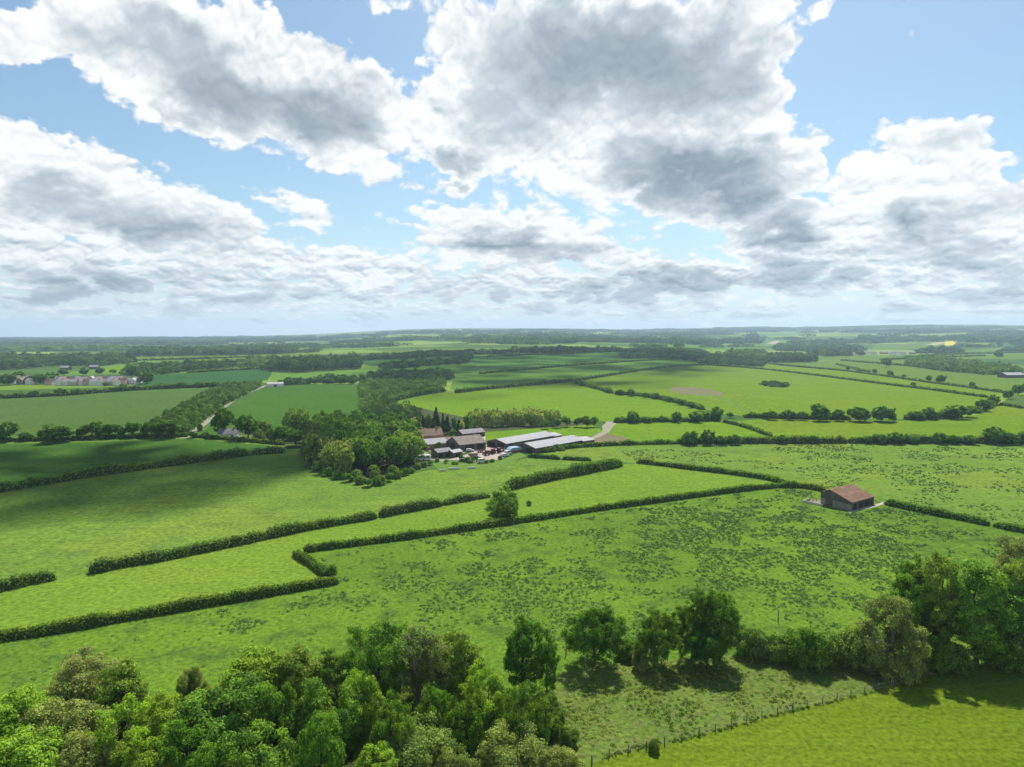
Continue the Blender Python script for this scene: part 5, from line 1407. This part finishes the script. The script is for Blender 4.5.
part('boarding', prism([(-hwb + 0.05, 2.6), (hwb - 0.05, 2.0), (hwb - 0.05, 2.72), (-hwb + 0.3 * Wb, 5.65), (-hwb + 0.05, 4.32)], -hlb - 0.09, -hlb - 0.003), M['greywood'], barn)
# cattle pen at its left side
pb = P1(817, 503.6); pen = empty('cattle_pen', tuple(pb), ang); tag(pen, 'small pale walled pen with reddish rails left of the lone barn', 'pen')
part('wall', merge(box(-4, 3.2, -2.2, -1.95, -0.3, 0.75), box(-4.2, -4.0, -2.2, 2.2, -0.3, 0.75)), M['concrete'], pen)
for x in (-4, -1.6, 0.8, 3.1): part('post', box(x - 0.08, x + 0.08, 2.1, 2.26, -0.2, 1.35), M['timber'], pen)
for z in (0.55, 1.1): part('rail', box(-4.1, 3.2, 2.0, 2.09, z, z + 0.14), M['rail'], pen)

# --- farm buildings
def farm(name, label, a, b, W_, e, rg, wall, roof, **kw):
    c, an, ln = between(a, b)
    return gable(name, label, 'farm building' if name != 'farmhouse' else 'house', tuple(c), an, ln, W_, e, rg, e, wall, roof, **kw)
# first pair: the axis runs up right
s1 = farm('long_shed', 'long grey roofed livestock shed, the farther of the two', (496.5, 447.5), (545, 438.8), 14, 2.6, 4.3, M['darkwood'], M['asbestos'], opens=[('-y', -3.2, 4.6, 0, 2.4), ('-y', 3.2, 4.6, 0, 2.4)])
s2 = farm('long_shed', 'long grey roofed livestock shed, the nearer of the two', (524.5, 452.0), (573, 443.2), 15, 2.6, 4.4, M['darkwood'], M['asbestos'], opens=[('-y', -3.2, 4.6, 0, 2.4), ('-y', 3.2, 4.6, 0, 2.4)])
farm('lean_shed', 'low pale roofed extension behind the farther long shed', (546.2, 439.5), (554, 438), 11, 2.2, 3.2, M['darkwood'], M['palesheet'], opens=[('-x', 0, 4, 0, 2.2)])
farm('lean_shed', 'low pale roofed extension at the right end of the nearer long shed', (575, 444.2), (586, 442.4), 12, 2.2, 3.2, M['darkwood'], M['palesheet'], opens=[('-x', 0, 4, 0, 2.2)])
farm('great_barn', 'large brown roofed dark barn beside the yard', (453, 450), (479, 447), 13.5, 3.4, 6.6, M['darkwood'], M['oldasb'], opens=[('-x', -2, 5, 0, 2.9), ('-x', 5, 3.5, 0, 2.9), ('+x', -2, 5, 0, 2.9), ('+x', 4.5, 4, 0, 2.9), ('-y', 0, 4, 0, 3.2)])
farm('cart_shed', 'grey roofed shed at the back of the farm under the pale trees', (459, 437.8), (481, 435.4), 8, 2.6, 4.3, M['greywood'], M['greyroof'], opens=[('+x', -2.5, 3.6, 0, 2.2), ('+x', 3, 3.6, 0, 2.2)])
farm('farmhouse', 'brown tiled farmhouse with white rooflights by the garden trees', (418.5, 443), (441, 441.6), 8, 4.2, 7.4, M['brick'], M['tile'], chimneys=[(0, -5), (0, 4)], windows=[('+x', -4, 1.1, 1, 2.2), ('+x', 0, 1.1, 1, 2.2), ('+x', 4, 1.1, 1, 2.2), ('-y', 0, 1.1, 1, 2.2)], doors=[('+x', 2, 1, 0, 2.1)])
farm('byre', 'pale roofed brick byre in front of the brown tiled farmhouse', (424, 449), (447, 446.8), 7.5, 2.8, 5.0, M['brick'], M['palesheet'], windows=[('+x', -4, 1.0, 1, 1.9), ('+x', 0, 1.0, 1, 1.9), ('-y', 0, 1, 1, 1.9)], doors=[('+x', 3, 1.2, 0, 2.1)])
farm('brick_shed', 'small reddish shed joining the byre and the large barn', (446, 447), (453, 446), 7, 2.8, 4.9, M['brick'], M['tile'], doors=[('+x', 0, 1.4, 0, 2.2)])
farm('cattle_shed', 'low grey roofed open shed beside the bend of the farm road', (434.5, 457.4), (448.5, 455.6), 6.5, 2.7, 4.0, M['darkwood'], M['greyroof'], opens=[('+x', -2.4, 2.4, 0, 2.1), ('+x', 1.4, 2.4, 0, 2.1)])
farm('pole_shed', 'low dark shed with a pale roof edging the yard', (450, 457), (459, 455.4), 5, 2.3, 3.2, M['darkwood'], M['palesheet'], opens=[('+x', 0, 3, 0, 1.9)])
# --- other single buildings
c, an, ln = between((221, 437.6), (239, 437.6))
gable('house', 'small grey roofed house by the very dark round tree', 'house', tuple(c), an, ln, 8, 2.7, 5.2, 2.7, M['render'], M['greyroof'], windows=[('+x', -3, 1.2, 0.9, 2.0), ('+x', 3, 1.2, 0.9, 2.0)], doors=[('+x', 0, 1, 0, 2.1)], chimneys=[(0, 2.5)])
c, an, ln = between((267, 387), (283, 386.4))
gable('white_shed', 'long low white shed at the top left of the square field', 'shed', tuple(c), an, ln, 9, 3.2, 5.0, 3.2, M['render'], M['palesheet'], doors=[('+x', 0, 3, 0, 2.6)])
for a, b, lab in [((1002, 377.6), (1020, 377.4), 'long pale shed at the right edge beyond the plantation'), ((62, 370), (70, 370), 'pale roofed barn among the trees left behind the village'), ((90, 369.2), (99, 369), 'pale roofed barn beside the bright field behind the village')]:
    c, an, ln = between(a, b)
    gable('pale_shed', lab, 'shed', tuple(c), an, ln, ln * 0.5, 4, 7, 4, M['greywood'], M['palesheet'])

# --- the village at the left
vr = random.Random(12)
VG = 'village houses'
spots = [(13, 383.5), (17, 381.5), (21, 384), (26, 382), (30, 384.6), (34, 381), (46, 383), (50, 385), (55, 382), (60, 385.2), (63, 382.6), (67, 385.2), (71, 383), (74, 385.4), (78, 382.4), (81, 385.2), (85, 383), (89, 385.4), (92, 382.2), (95, 385.4), (99, 382.8),
         (102, 385.6), (105, 382), (109, 385.4), (113, 382.6), (116, 385.4), (120, 382.4), (123, 384.4), (128, 384), (134, 384.2), (138, 383)]
vw = ['render', 'vbrick', 'render', 'render', 'vbrick']; vroof = ['vtile', 'vgrey', 'vtile', 'vgrey', 'tile']
for i, (px, py) in enumerate(spots):
    p = P1(px, py); wm, rm = vw[(i * 3) % 5], vroof[(i * 2) % 5]
    ln = vr.uniform(8, 11); a_ = R(vr.choice([80, 95, 10, 100, 75, 85]) + vr.uniform(-8, 8))
    front = '+x' if abs(math.sin(a_)) > 0.6 else '-y'
    gable('house', '%s house with %s roof, %s from left in the village %s row' % ({'render': 'white', 'vbrick': 'pinkish'}[wm], {'vtile': 'a pinkish', 'vgrey': 'a light grey', 'tile': 'a brown'}[rm], ORD[min(i // 2, 19)], 'front' if py > 383.9 else 'rear'),
          'house', tuple(p), a_, ln, 6.4, 4.6, 7.6, 4.6, M[wm], M[rm], chimneys=[(0, ln / 2 - 0.9)], group=VG,
          windows=[(front, -1.8, 1.1, 0.9, 2.1), (front, 1.8, 1.1, 0.9, 2.1), (front, -1.8, 1.1, 3.2, 4.3), (front, 1.8, 1.1, 3.2, 4.3)], doors=[(front, 0, 0.95, 0, 2.1)])
# --- far village at the right
for i, (px, py, wm) in enumerate([(852, 355), (862, 354.6), (868, 353.6), (874, 354.6), (884, 354), (893, 354.8), (897, 354), (903, 355), (912, 354), (848, 353.4), (920, 352.6), (835, 353.2)] and
                                 [(852, 355.2, 'render'), (862, 354.6, 'brick'), (868, 353.8, 'render'), (874, 354.8, 'render'), (884, 354.2, 'brick'), (893, 355, 'render'), (897, 354, 'render'), (903, 355.2, 'render'), (912, 354.2, 'brick'), (847, 353.4, 'render'), (920, 352.8, 'render')]):
    p = P1(px, py); d = dist(p)
    gable('house', '%s of the far right village, %s from the left' % ({'render': 'pale building', 'brick': 'reddish house'}[wm], ORD[i]), 'house', tuple(p), R(85 + vr.uniform(-25, 25)), vr.uniform(12, 22), 9, 5, 8.5, 5, M[wm], M['greyroof' if i % 2 else 'palesheet'], group='far village houses')

# --- vehicles and clutter in the farmyard
def wheel_vf(x, y, r, w):
    n = 14
    V = [(x + s * w / 2, y + math.cos(2 * math.pi * i / n) * r, r + math.sin(2 * math.pi * i / n) * r) for s in (-1, 1) for i in range(n)]
    F = [tuple(range(n - 1, -1, -1)), tuple(range(n, 2 * n))] + [(i, (i + 1) % n, (i + 1) % n + n, i + n) for i in range(n)]
    return V, F
def tractor(px, py, rz, label):
    r = empty('tractor', tuple(P1(px, py)), rz); tag(r, label, 'tractor', 'red tractors in the yard')
    part('body', merge(box(-0.45, 0.45, -0.4, 2.3, 0.7, 1.5), box(-0.75, 0.75, -1.5, -0.4, 0.7, 1.3)), M['red'], r)
    cb = part('cab', merge(box(-0.75, 0.75, -1.45, 0.1, 2.45, 2.6), *[box(x, x + 0.08, y, y + 0.08, 1.3, 2.45) for x in (-0.72, 0.64) for y in (-1.4, 0.0)]), M['red'], r)
    part('window', box(-0.66, 0.66, -1.34, 0.04, 1.3, 2.44), M['glass'], cb)
    for x, y, q, w in ((-0.95, -0.9, 0.85, 0.4), (0.95, -0.9, 0.85, 0.4), (-0.75, 1.7, 0.5, 0.3), (0.75, 1.7, 0.5, 0.3)): part('wheel', wheel_vf(x, y, q, w), M['black'], r)
    part('exhaust', box(0.2, 0.28, 1.2, 1.28, 1.5, 2.4), M['black'], r)
tractor(486, 455.2, 0.6, 'red tractor, left of the three parked in the yard')
tractor(492, 453.8, 0.9, 'red tractor in the middle of the three parked in the yard')
tractor(497.5, 452.8, 1.2, 'red tractor nearest to the long grey sheds')
def car(name, px, py, rz, label, mat, van=False, group=None):
    r = empty(name, tuple(P1(px, py)), rz); tag(r, label, 'van' if van else 'car', group)
    hood = 0.95 if not van else 1.2
    prof = [(-2.1, 0.35), (2.1, 0.35), (2.15, 0.75), (1.1, hood), (0.55, 1.5 if not van else 2.1), (-1.7, 1.5 if not van else 2.1), (-2.1, 0.95)]
    v, f = prism(prof, -0.85, 0.85)
    part('body', (v, f), mat, r)
    wz = 1.05 if not van else 1.4; wt = 1.42 if not van else 2.0
    part('window', box(-1.5, 0.45, -0.875, -0.852, wz, wt), M['glass'], r); part('window', box(-1.5, 0.45, 0.852, 0.875, wz, wt), M['glass'], r)
    for x in (-1.35, 1.35):
        for s in (-1, 1):
            V, F = wheel_vf(0, 0, 0.33, 0.2); V = [(x + b, s * 0.8 + a, c) for a, b, c in V]
            part('wheel', (V, F), M['black'], r)
car('parked_car', 464, 461.6, 0.3, 'dark green car beside the bushes at the front of the yard', M['green'])
car('parked_van', 482, 463, 0.2, 'white van at the grassy front of the yard', M['white'], True)
car('parked_van', 508, 454.5, 0.9, 'white van parked left of the blue tarpaulin', M['white'], True)
car('parked_car', 470, 451.6, 0.1, 'white car parked against the large barn', M['white'])
car('parked_car', 505, 456.4, 0.5, 'pale car near the bushes right of the tractors', M['white'])
car('parked_car', 476.5, 459, 0.4, 'dark car between the bushes at the yard front', M['black'])
def trailer(px, py, rz, label):
    r = empty('farm_trailer', tuple(P1(px, py)), rz); tag(r, label, 'trailer', 'farm trailers in the yard')
    part('bed', merge(box(-2.2, 2.2, -1.1, 1.1, 0.75, 0.9), box(-2.2, 2.2, -1.1, -1.02, 0.9, 1.5), box(-2.2, 2.2, 1.02, 1.1, 0.9, 1.5), box(2.12, 2.2, -1.02, 1.02, 0.9, 1.7)), M['timber'], r)
    part('drawbar', box(2.2, 3.5, -0.07, 0.07, 0.7, 0.8), M['black'], r)
    for x in (-0.9, 0.3):
        for q in (-1, 1):
            V, F = wheel_vf(0, 0, 0.38, 0.25); part('wheel', ([(x + b, q * 0.95 + a, c) for a, b, c in V], F), M['black'], r)
trailer(473, 456.8, 0.2, 'brown farm trailer between the large barn and the white van')
trailer(481, 452.2, 0.7, 'brown farm trailer left of the red tractors')
trailer(502, 451.2, 1.3, 'brown farm trailer at the mouth of the farther long shed')
cv = empty('caravan', tuple(P1(423.5, 460.2)), 0.15); tag(cv, 'long white caravan beside the farm road', 'caravan')
part('body', prism([(-3.4, 0.45), (3.2, 0.45), (3.5, 1.2), (3.1, 2.5), (-3.2, 2.5), (-3.5, 1.4)], -1.1, 1.1), M['white'], cv)
for x in (-2.0, 0.2, 2.0): part('window', box(x - 0.5, x + 0.5, -1.13, -1.102, 1.3, 2.0), M['glass'], cv)
for s in (-1, 1):
    V, F = wheel_vf(0, 0, 0.34, 0.2); part('wheel', ([(b, s * 1.0 + a, c) for a, b, c in V], F), M['black'], cv)
part('drawbar', box(3.3, 4.6, -0.06, 0.06, 0.45, 0.56), M['black'], cv)
bt = empty('covered_stack', tuple(P1(515, 451.8)), 0.6); tag(bt, 'stack covered with blue tarpaulin in front of the nearer long shed', 'stack')
part('tarpaulin', prism([(-4.2, 0.1), (4.2, 0.1), (4.1, 1.5), (2.6, 2.5), (-2.6, 2.6), (-4.1, 1.6)], -2.0, 2.0), M['blue'], bt)
part('bale', box(-4.0, 4.0, -2.3, -2.02, 0, 1.2), M['rail'], bt)
for px, py, s, lab in [(442.5, 471, 1.3, 'small white trough in the grass below the farm'), (454, 469.2, 2.4, 'long white trough in the grass below the farm'), (472, 468.6, 1.6, 'pale feed trough in the grass right of the long white one')]:
    r = empty('feed_trough', tuple(P1(px, py)), 0.2); tag(r, lab, 'trough')
    part('basin', merge(box(-s, s, -0.5, -0.42, 0.25, 0.75), box(-s, s, 0.42, 0.5, 0.25, 0.75), box(-s, -s + 0.08, -0.42, 0.42, 0.25, 0.75), box(s - 0.08, s, -0.42, 0.42, 0.25, 0.75), box(-s + 0.08, s - 0.08, -0.42, 0.42, 0.25, 0.35)), M['white'], r)
    for x in (-s + 0.1, s - 0.1):
        for y in (-0.46, 0.46): part('leg', box(x - 0.05, x + 0.05, y - 0.04, y + 0.04, -0.1, 0.25), M['wire'], r)

# ------------------------------------------------------------------ wire fences in the foreground
def fence(line, gap, label, h=1.25):
    pts = P([p[0] for p in line], [p[1] for p in line])
    seg = np.linalg.norm(np.diff(pts[:, :2], axis=0), axis=1); S = np.concatenate([[0], np.cumsum(seg)])
    n = int(S[-1] / gap) + 1; s = np.linspace(0, S[-1], n)
    xy = np.stack([np.interp(s, S, pts[:, 0]), np.interp(s, S, pts[:, 1])], 1); z = H(xy[:, 0], xy[:, 1])
    o = np.array((xy[0, 0], xy[0, 1], z[0])); root = empty('wire_fence', tuple(o)); tag(root, label, 'fence')
    rr = random.Random(n); tops = []
    for i in range(n):
        p = np.array((xy[i, 0], xy[i, 1], z[i])) - o
        lean = np.array((rr.uniform(-.06, .06), rr.uniform(-.06, .06), 0)); hh = h * rr.uniform(0.92, 1.1); rad = 0.085 if i % 6 else 0.12
        v, f = tubes([(p - np.array((0, 0, .3)), p + lean + np.array((0, 0, hh)), rad, rad * 0.9)], 7)
        mesh_obj('post', raw_mesh('post', v, f, M['timber'], True), root); tops.append((p, lean))
    for k in (0.35, 0.7, 0.97):
        segs = []
        for (p, l), (q, m_) in zip(tops, tops[1:]):
            segs.append((p + l * k + np.array((0, 0, h * 0.92 * k)), q + m_ * k + np.array((0, 0, h * 0.92 * k)), 0.012, 0.012))
        v, f = tubes(segs, 3); mesh_obj('wire', raw_mesh('wire', v, f, M['wire']), root)
fence([(592, 764), (610, 757), (650, 748), (690, 738), (770, 716), (830, 702), (880, 690), (905, 684)], 3.0, 'long wire fence on wooden posts across the grass at lower right')
fence([(945, 672), (985, 664), (1024, 656), (1060, 649)], 3.0, 'short wire fence in front of the right tree clump')
for px, py, hp, lab in [(566, 655, 0, 'lone wooden post left of the dark oak'), (778, 622, 0, 'lone wooden post in the meadow above the bushes')]:
    p = P1(px, py); v, f = tubes([((0, 0, -.3), (0.05, 0.02, 2.6), 0.12, 0.10)], 7)
    o = mesh_obj('wooden_post', raw_mesh('wooden_post', v, f, M['timber'], True), None, tuple(p)); tag(o, lab, 'post')
def log(px, py, ln, rz, label):
    rng = np.random.default_rng(int(px)); segs = []
    limb(segs, (-ln / 2, 0, 0.2), (ln / 2, 0, 0.25), 0.16, 0.07, rng, 4, 0.03)
    for f in (0.1, 0.3): limb(segs, (ln * f, 0, 0.22), (ln * (f + 0.15), rng.uniform(-0.8, 0.8), 0.7), 0.06, 0.03, rng, 2, 0.1)
    v, f = tubes(segs, 6); o = mesh_obj('fallen_branch', raw_mesh('fallen_branch', v, f, BARKPALE, True), None, tuple(P1(px, py)), rz); tag(o, label, 'branch')
log(897, 671, 5, 0.5, 'pale fallen branch under the pale brown willow')
log(921, 675, 5, -0.2, 'pale fallen branch in the grass right of the pale brown willow')

# ------------------------------------------------------------------ weeds in the meadow
def weeds(poly, count, size, label, name, thr, scale, seed, bias=None, leafm='weed'):
    rng = np.random.default_rng(seed)
    pp = np.array(poly, float); lo, hi = pp.min(0), pp.max(0)
    pts = []
    tries = 0
    while len(pts) < count and tries < 60:
        tries += 1
        n = 6000
        W = px_poly(poly, 12); l2, h2 = W.min(0), W.max(0)
        x = rng.uniform(l2[0], h2[0], n); y = rng.uniform(l2[1], h2[1], n)
        k = in_poly(x, y, W); x, y = x[k], y[k]
        for a, b in zip(x, y):
            v = mnoise.fractal((a / scale, b / scale, seed), 0.6, 2.1, 4) + 0.55 * mnoise.noise((a / (scale * 3.5), b / (scale * 3.5), seed + 5.0))
            if bias is not None: v += bias(a, b)
            if v + rng.normal() * 0.08 > thr: pts.append((a, b))
    pts = np.array(pts[:count])
    z = H(pts[:, 0], pts[:, 1])
    V, T = [], []
    for (a, b), zz in zip(pts, z):
        d = math.hypot(a, b); leaf = max(0.19, d * 0.9 / FPX)
        r = size * float(np.clip(rng.lognormal(-0.12, 0.42), 0.35, 2.2)); n = int(min(26, 7 + 2.2 * (r / leaf) ** 2 * 3))
        dd = unit(rng.normal(size=(n, 3)) * np.array((1, 1, 0.6)) + np.array((0, 0, 0.5)))
        p = np.array((a, b, zz + 0.08)) + dd * np.array((r, r, r * 0.62)) * rng.uniform(0.6, 1.0, (n, 1))
        p[:, 2] = np.maximum(p[:, 2], zz + 0.1)
        V.append(leaf_quads(p, dd + np.array((0, 0, 0.3)), leaf, rng, 0.6, 0.7)); T.append(np.clip(0.45 + 0.2 * rng.normal() + 0.15 * rng.normal(size=n), 0, 1))
    V = np.concatenate(V); T = np.concatenate(T); o = np.array((pts[:, 0].mean(), pts[:, 1].mean(), 0.0))
    ob = mesh_obj(name, quad_mesh(name, V - o, T, L[leafm]), None, tuple(o)); tag(ob, label, None, None, 'stuff')

MEADOW_POLY = [(0, 690), (0, 645), (200, 611), (340, 585), (330, 574), (310, 554), (516, 526), (740, 494), (787, 489), (822, 494), (824, 508), (850, 514), (886, 507), (990, 528), (1060, 540), (1060, 640), (870, 664), (735, 652), (640, 660), (560, 684), (540, 640), (380, 636), (240, 664)]
def mbias(x, y):
    # thickest in the middle and right of the meadow, thin at the left and at the foot
    px = CXP + FPX * x / y
    return 0.40 * math.exp(-((px - 560) / 120) ** 2 - ((y - 160) / 35) ** 2) + 0.48 * math.exp(-((px - 830) / 110) ** 2 - ((y - 180) / 35) ** 2) + 0.30 * math.exp(-((px - 690) / 90) ** 2 - ((y - 215) / 25) ** 2) - 0.34 * (px < 380) - 0.30 * (y < 132)
weeds(MEADOW_POLY, 10500, 0.36, 'dark tufts of nettles and thistles scattered over the rough meadow', 'weeds', 0.22, 10, 3, mbias)
weeds(MEADOW_POLY, 600, 0.36, 'single dark thistles scattered thinly over the rough meadow', 'weeds', -0.5, 10, 8)
weeds([(690, 471), (640, 462), (620, 452), (677, 446), (770, 444), (900, 446), (1060, 446), (1060, 538), (990, 522), (890, 502), (870, 496), (825, 488), (787, 482)], 2400, 0.36, 'dark tufts of weeds over the pasture behind the lone barn', 'weeds', 0.20, 17, 5,
      lambda x, y: 0.40 * math.exp(-((CXP + FPX * x / y - 940) / 90) ** 2 - ((y - 300) / 45) ** 2) - 0.06)
weeds([(560, 742), (560, 690), (640, 664), (735, 658), (860, 670), (900, 682), (770, 714), (690, 736), (610, 755)], 500, 0.30, 'low rank weeds in the scrubby triangle behind the wire fence', 'weeds', 0.12, 7, 11, None, 'scrub')
weeds([(560, 742), (560, 690), (640, 664), (735, 658), (860, 670), (900, 682), (770, 714), (690, 736), (610, 755)], 500, 0.30, 'pale tussocks of dry grass in the scrubby triangle', 'tussocks', 0.10, 5, 17, None, 'dry')
weeds([(600, 762), (612, 757), (690, 739.5), (770, 717.5), (880, 691.5), (884, 689), (770, 714.5), (690, 736.5), (608, 754.5)], 190, 0.26, 'rank grass along the foot of the wire fence', 'fence_grass', -2, 5, 23, None, 'scrub')

# ------------------------------------------------------------------ clouds overhead, beyond the top of the picture, whose shade lies on the fields
def cloud_mat(lo, hi):
    m, nt = new_mat('cloud_vapour'); t = NT(nt)
    out = t.node('ShaderNodeOutputMaterial')
    df = t.node('ShaderNodeBsdfDiffuse'); df.inputs['Color'].default_value = (0.9, 0.9, 0.9, 1)
    tp = t.node('ShaderNodeBsdfTransparent'); mx = t.node('ShaderNodeMixShader')
    tc = t.node('ShaderNodeTexCoord'); n = t.noise(tc.outputs['Object'], 1 / 70.0, 5.0, 0.6)['Fac']
    t.l.new(t.remap(n, 0.35, 0.65, lo, hi), mx.inputs[0])
    t.l.new(tp.outputs[0], mx.inputs[1]); t.l.new(df.outputs[0], mx.inputs[2]); t.l.new(mx.outputs[0], out.inputs[0])
    return m
CLOUDM = cloud_mat(0.06, 0.22); CLOUDTHIN = cloud_mat(0.01, 0.05); CLOUDTHICK = cloud_mat(0.18, 0.5)
def ico():
    import bmesh
    b = bmesh.new(); bmesh.ops.create_icosphere(b, subdivisions=3, radius=1.0)
    v = np.array([x.co[:] for x in b.verts]); f = [tuple(q.index for q in p.verts) for p in b.faces]; b.free(); return v, f
def shade_cloud(poly, alt, label, lump=70, dens=1.0, seed=0, mat=None):
    """a cloud at height alt whose shade falls on the given picture outline"""
    rng = np.random.default_rng(seed); W = px_poly(poly, 8)
    off = np.array((sd.x, sd.y)) * (alt / sd.z)
    lo, hi = W.min(0), W.max(0); v0, f0 = ico(); V, F = [], []
    sp = lump * 0.8
    for gx in np.arange(lo[0], hi[0] + sp, sp):
        for gy in np.arange(lo[1], hi[1] + sp, sp):
            x = gx + rng.uniform(-.5, .5) * sp; y = gy + rng.uniform(-.5, .5) * sp
            if not in_poly(np.array([x]), np.array([y]), W)[0] or rng.uniform() > dens: continue
            r = lump * rng.uniform(0.45, 0.95)
            c = np.array((x + off[0], y + off[1], alt + rng.uniform(0, 0.5) * lump))
            k = len(V); w = v0 * np.array((r, r, r * 0.55))
            nz = np.array([mnoise.noise(tuple(q * 1.9 + c * 0.01)) for q in v0]); w = w * (1 + 0.35 * nz)[:, None]
            V += list(w + c); F += [tuple(i + k for i in q) for q in f0]
    V = np.array(V); o = V.mean(0)
    ob = mesh_obj('cloud', raw_mesh('cloud', V - o, F, mat or CLOUDM, True), None, tuple(o)); tag(ob, label, None, None, 'stuff')
shade_cloud([(-140, 536), (-140, 505), (0, 489), (100, 470), (200, 456), (285, 449), (318, 454), (308, 466), (258, 484), (200, 500), (150, 510), (122, 519), (110, 508), (60, 507), (30, 516)], 1500, 'dense cloud above the wide sloping pasture', 26, 1.0, 1, CLOUDTHICK)
shade_cloud([(-140, 503), (-140, 444), (60, 443), (185, 440), (285, 446), (290, 450), (200, 458), (100, 472), (0, 490)], 1500, 'thin cloud above the field below the lane', 28, 0.9, 4, CLOUDTHIN)
shade_cloud([(372, 372), (360, 364), (420, 352), (520, 349), (660, 352), (760, 360), (740, 367), (690, 374), (650, 384), (600, 386), (560, 385), (500, 389), (450, 394), (390, 398)], 2700, 'broad cloud above the middle hillside', 60, 0.8, 2)
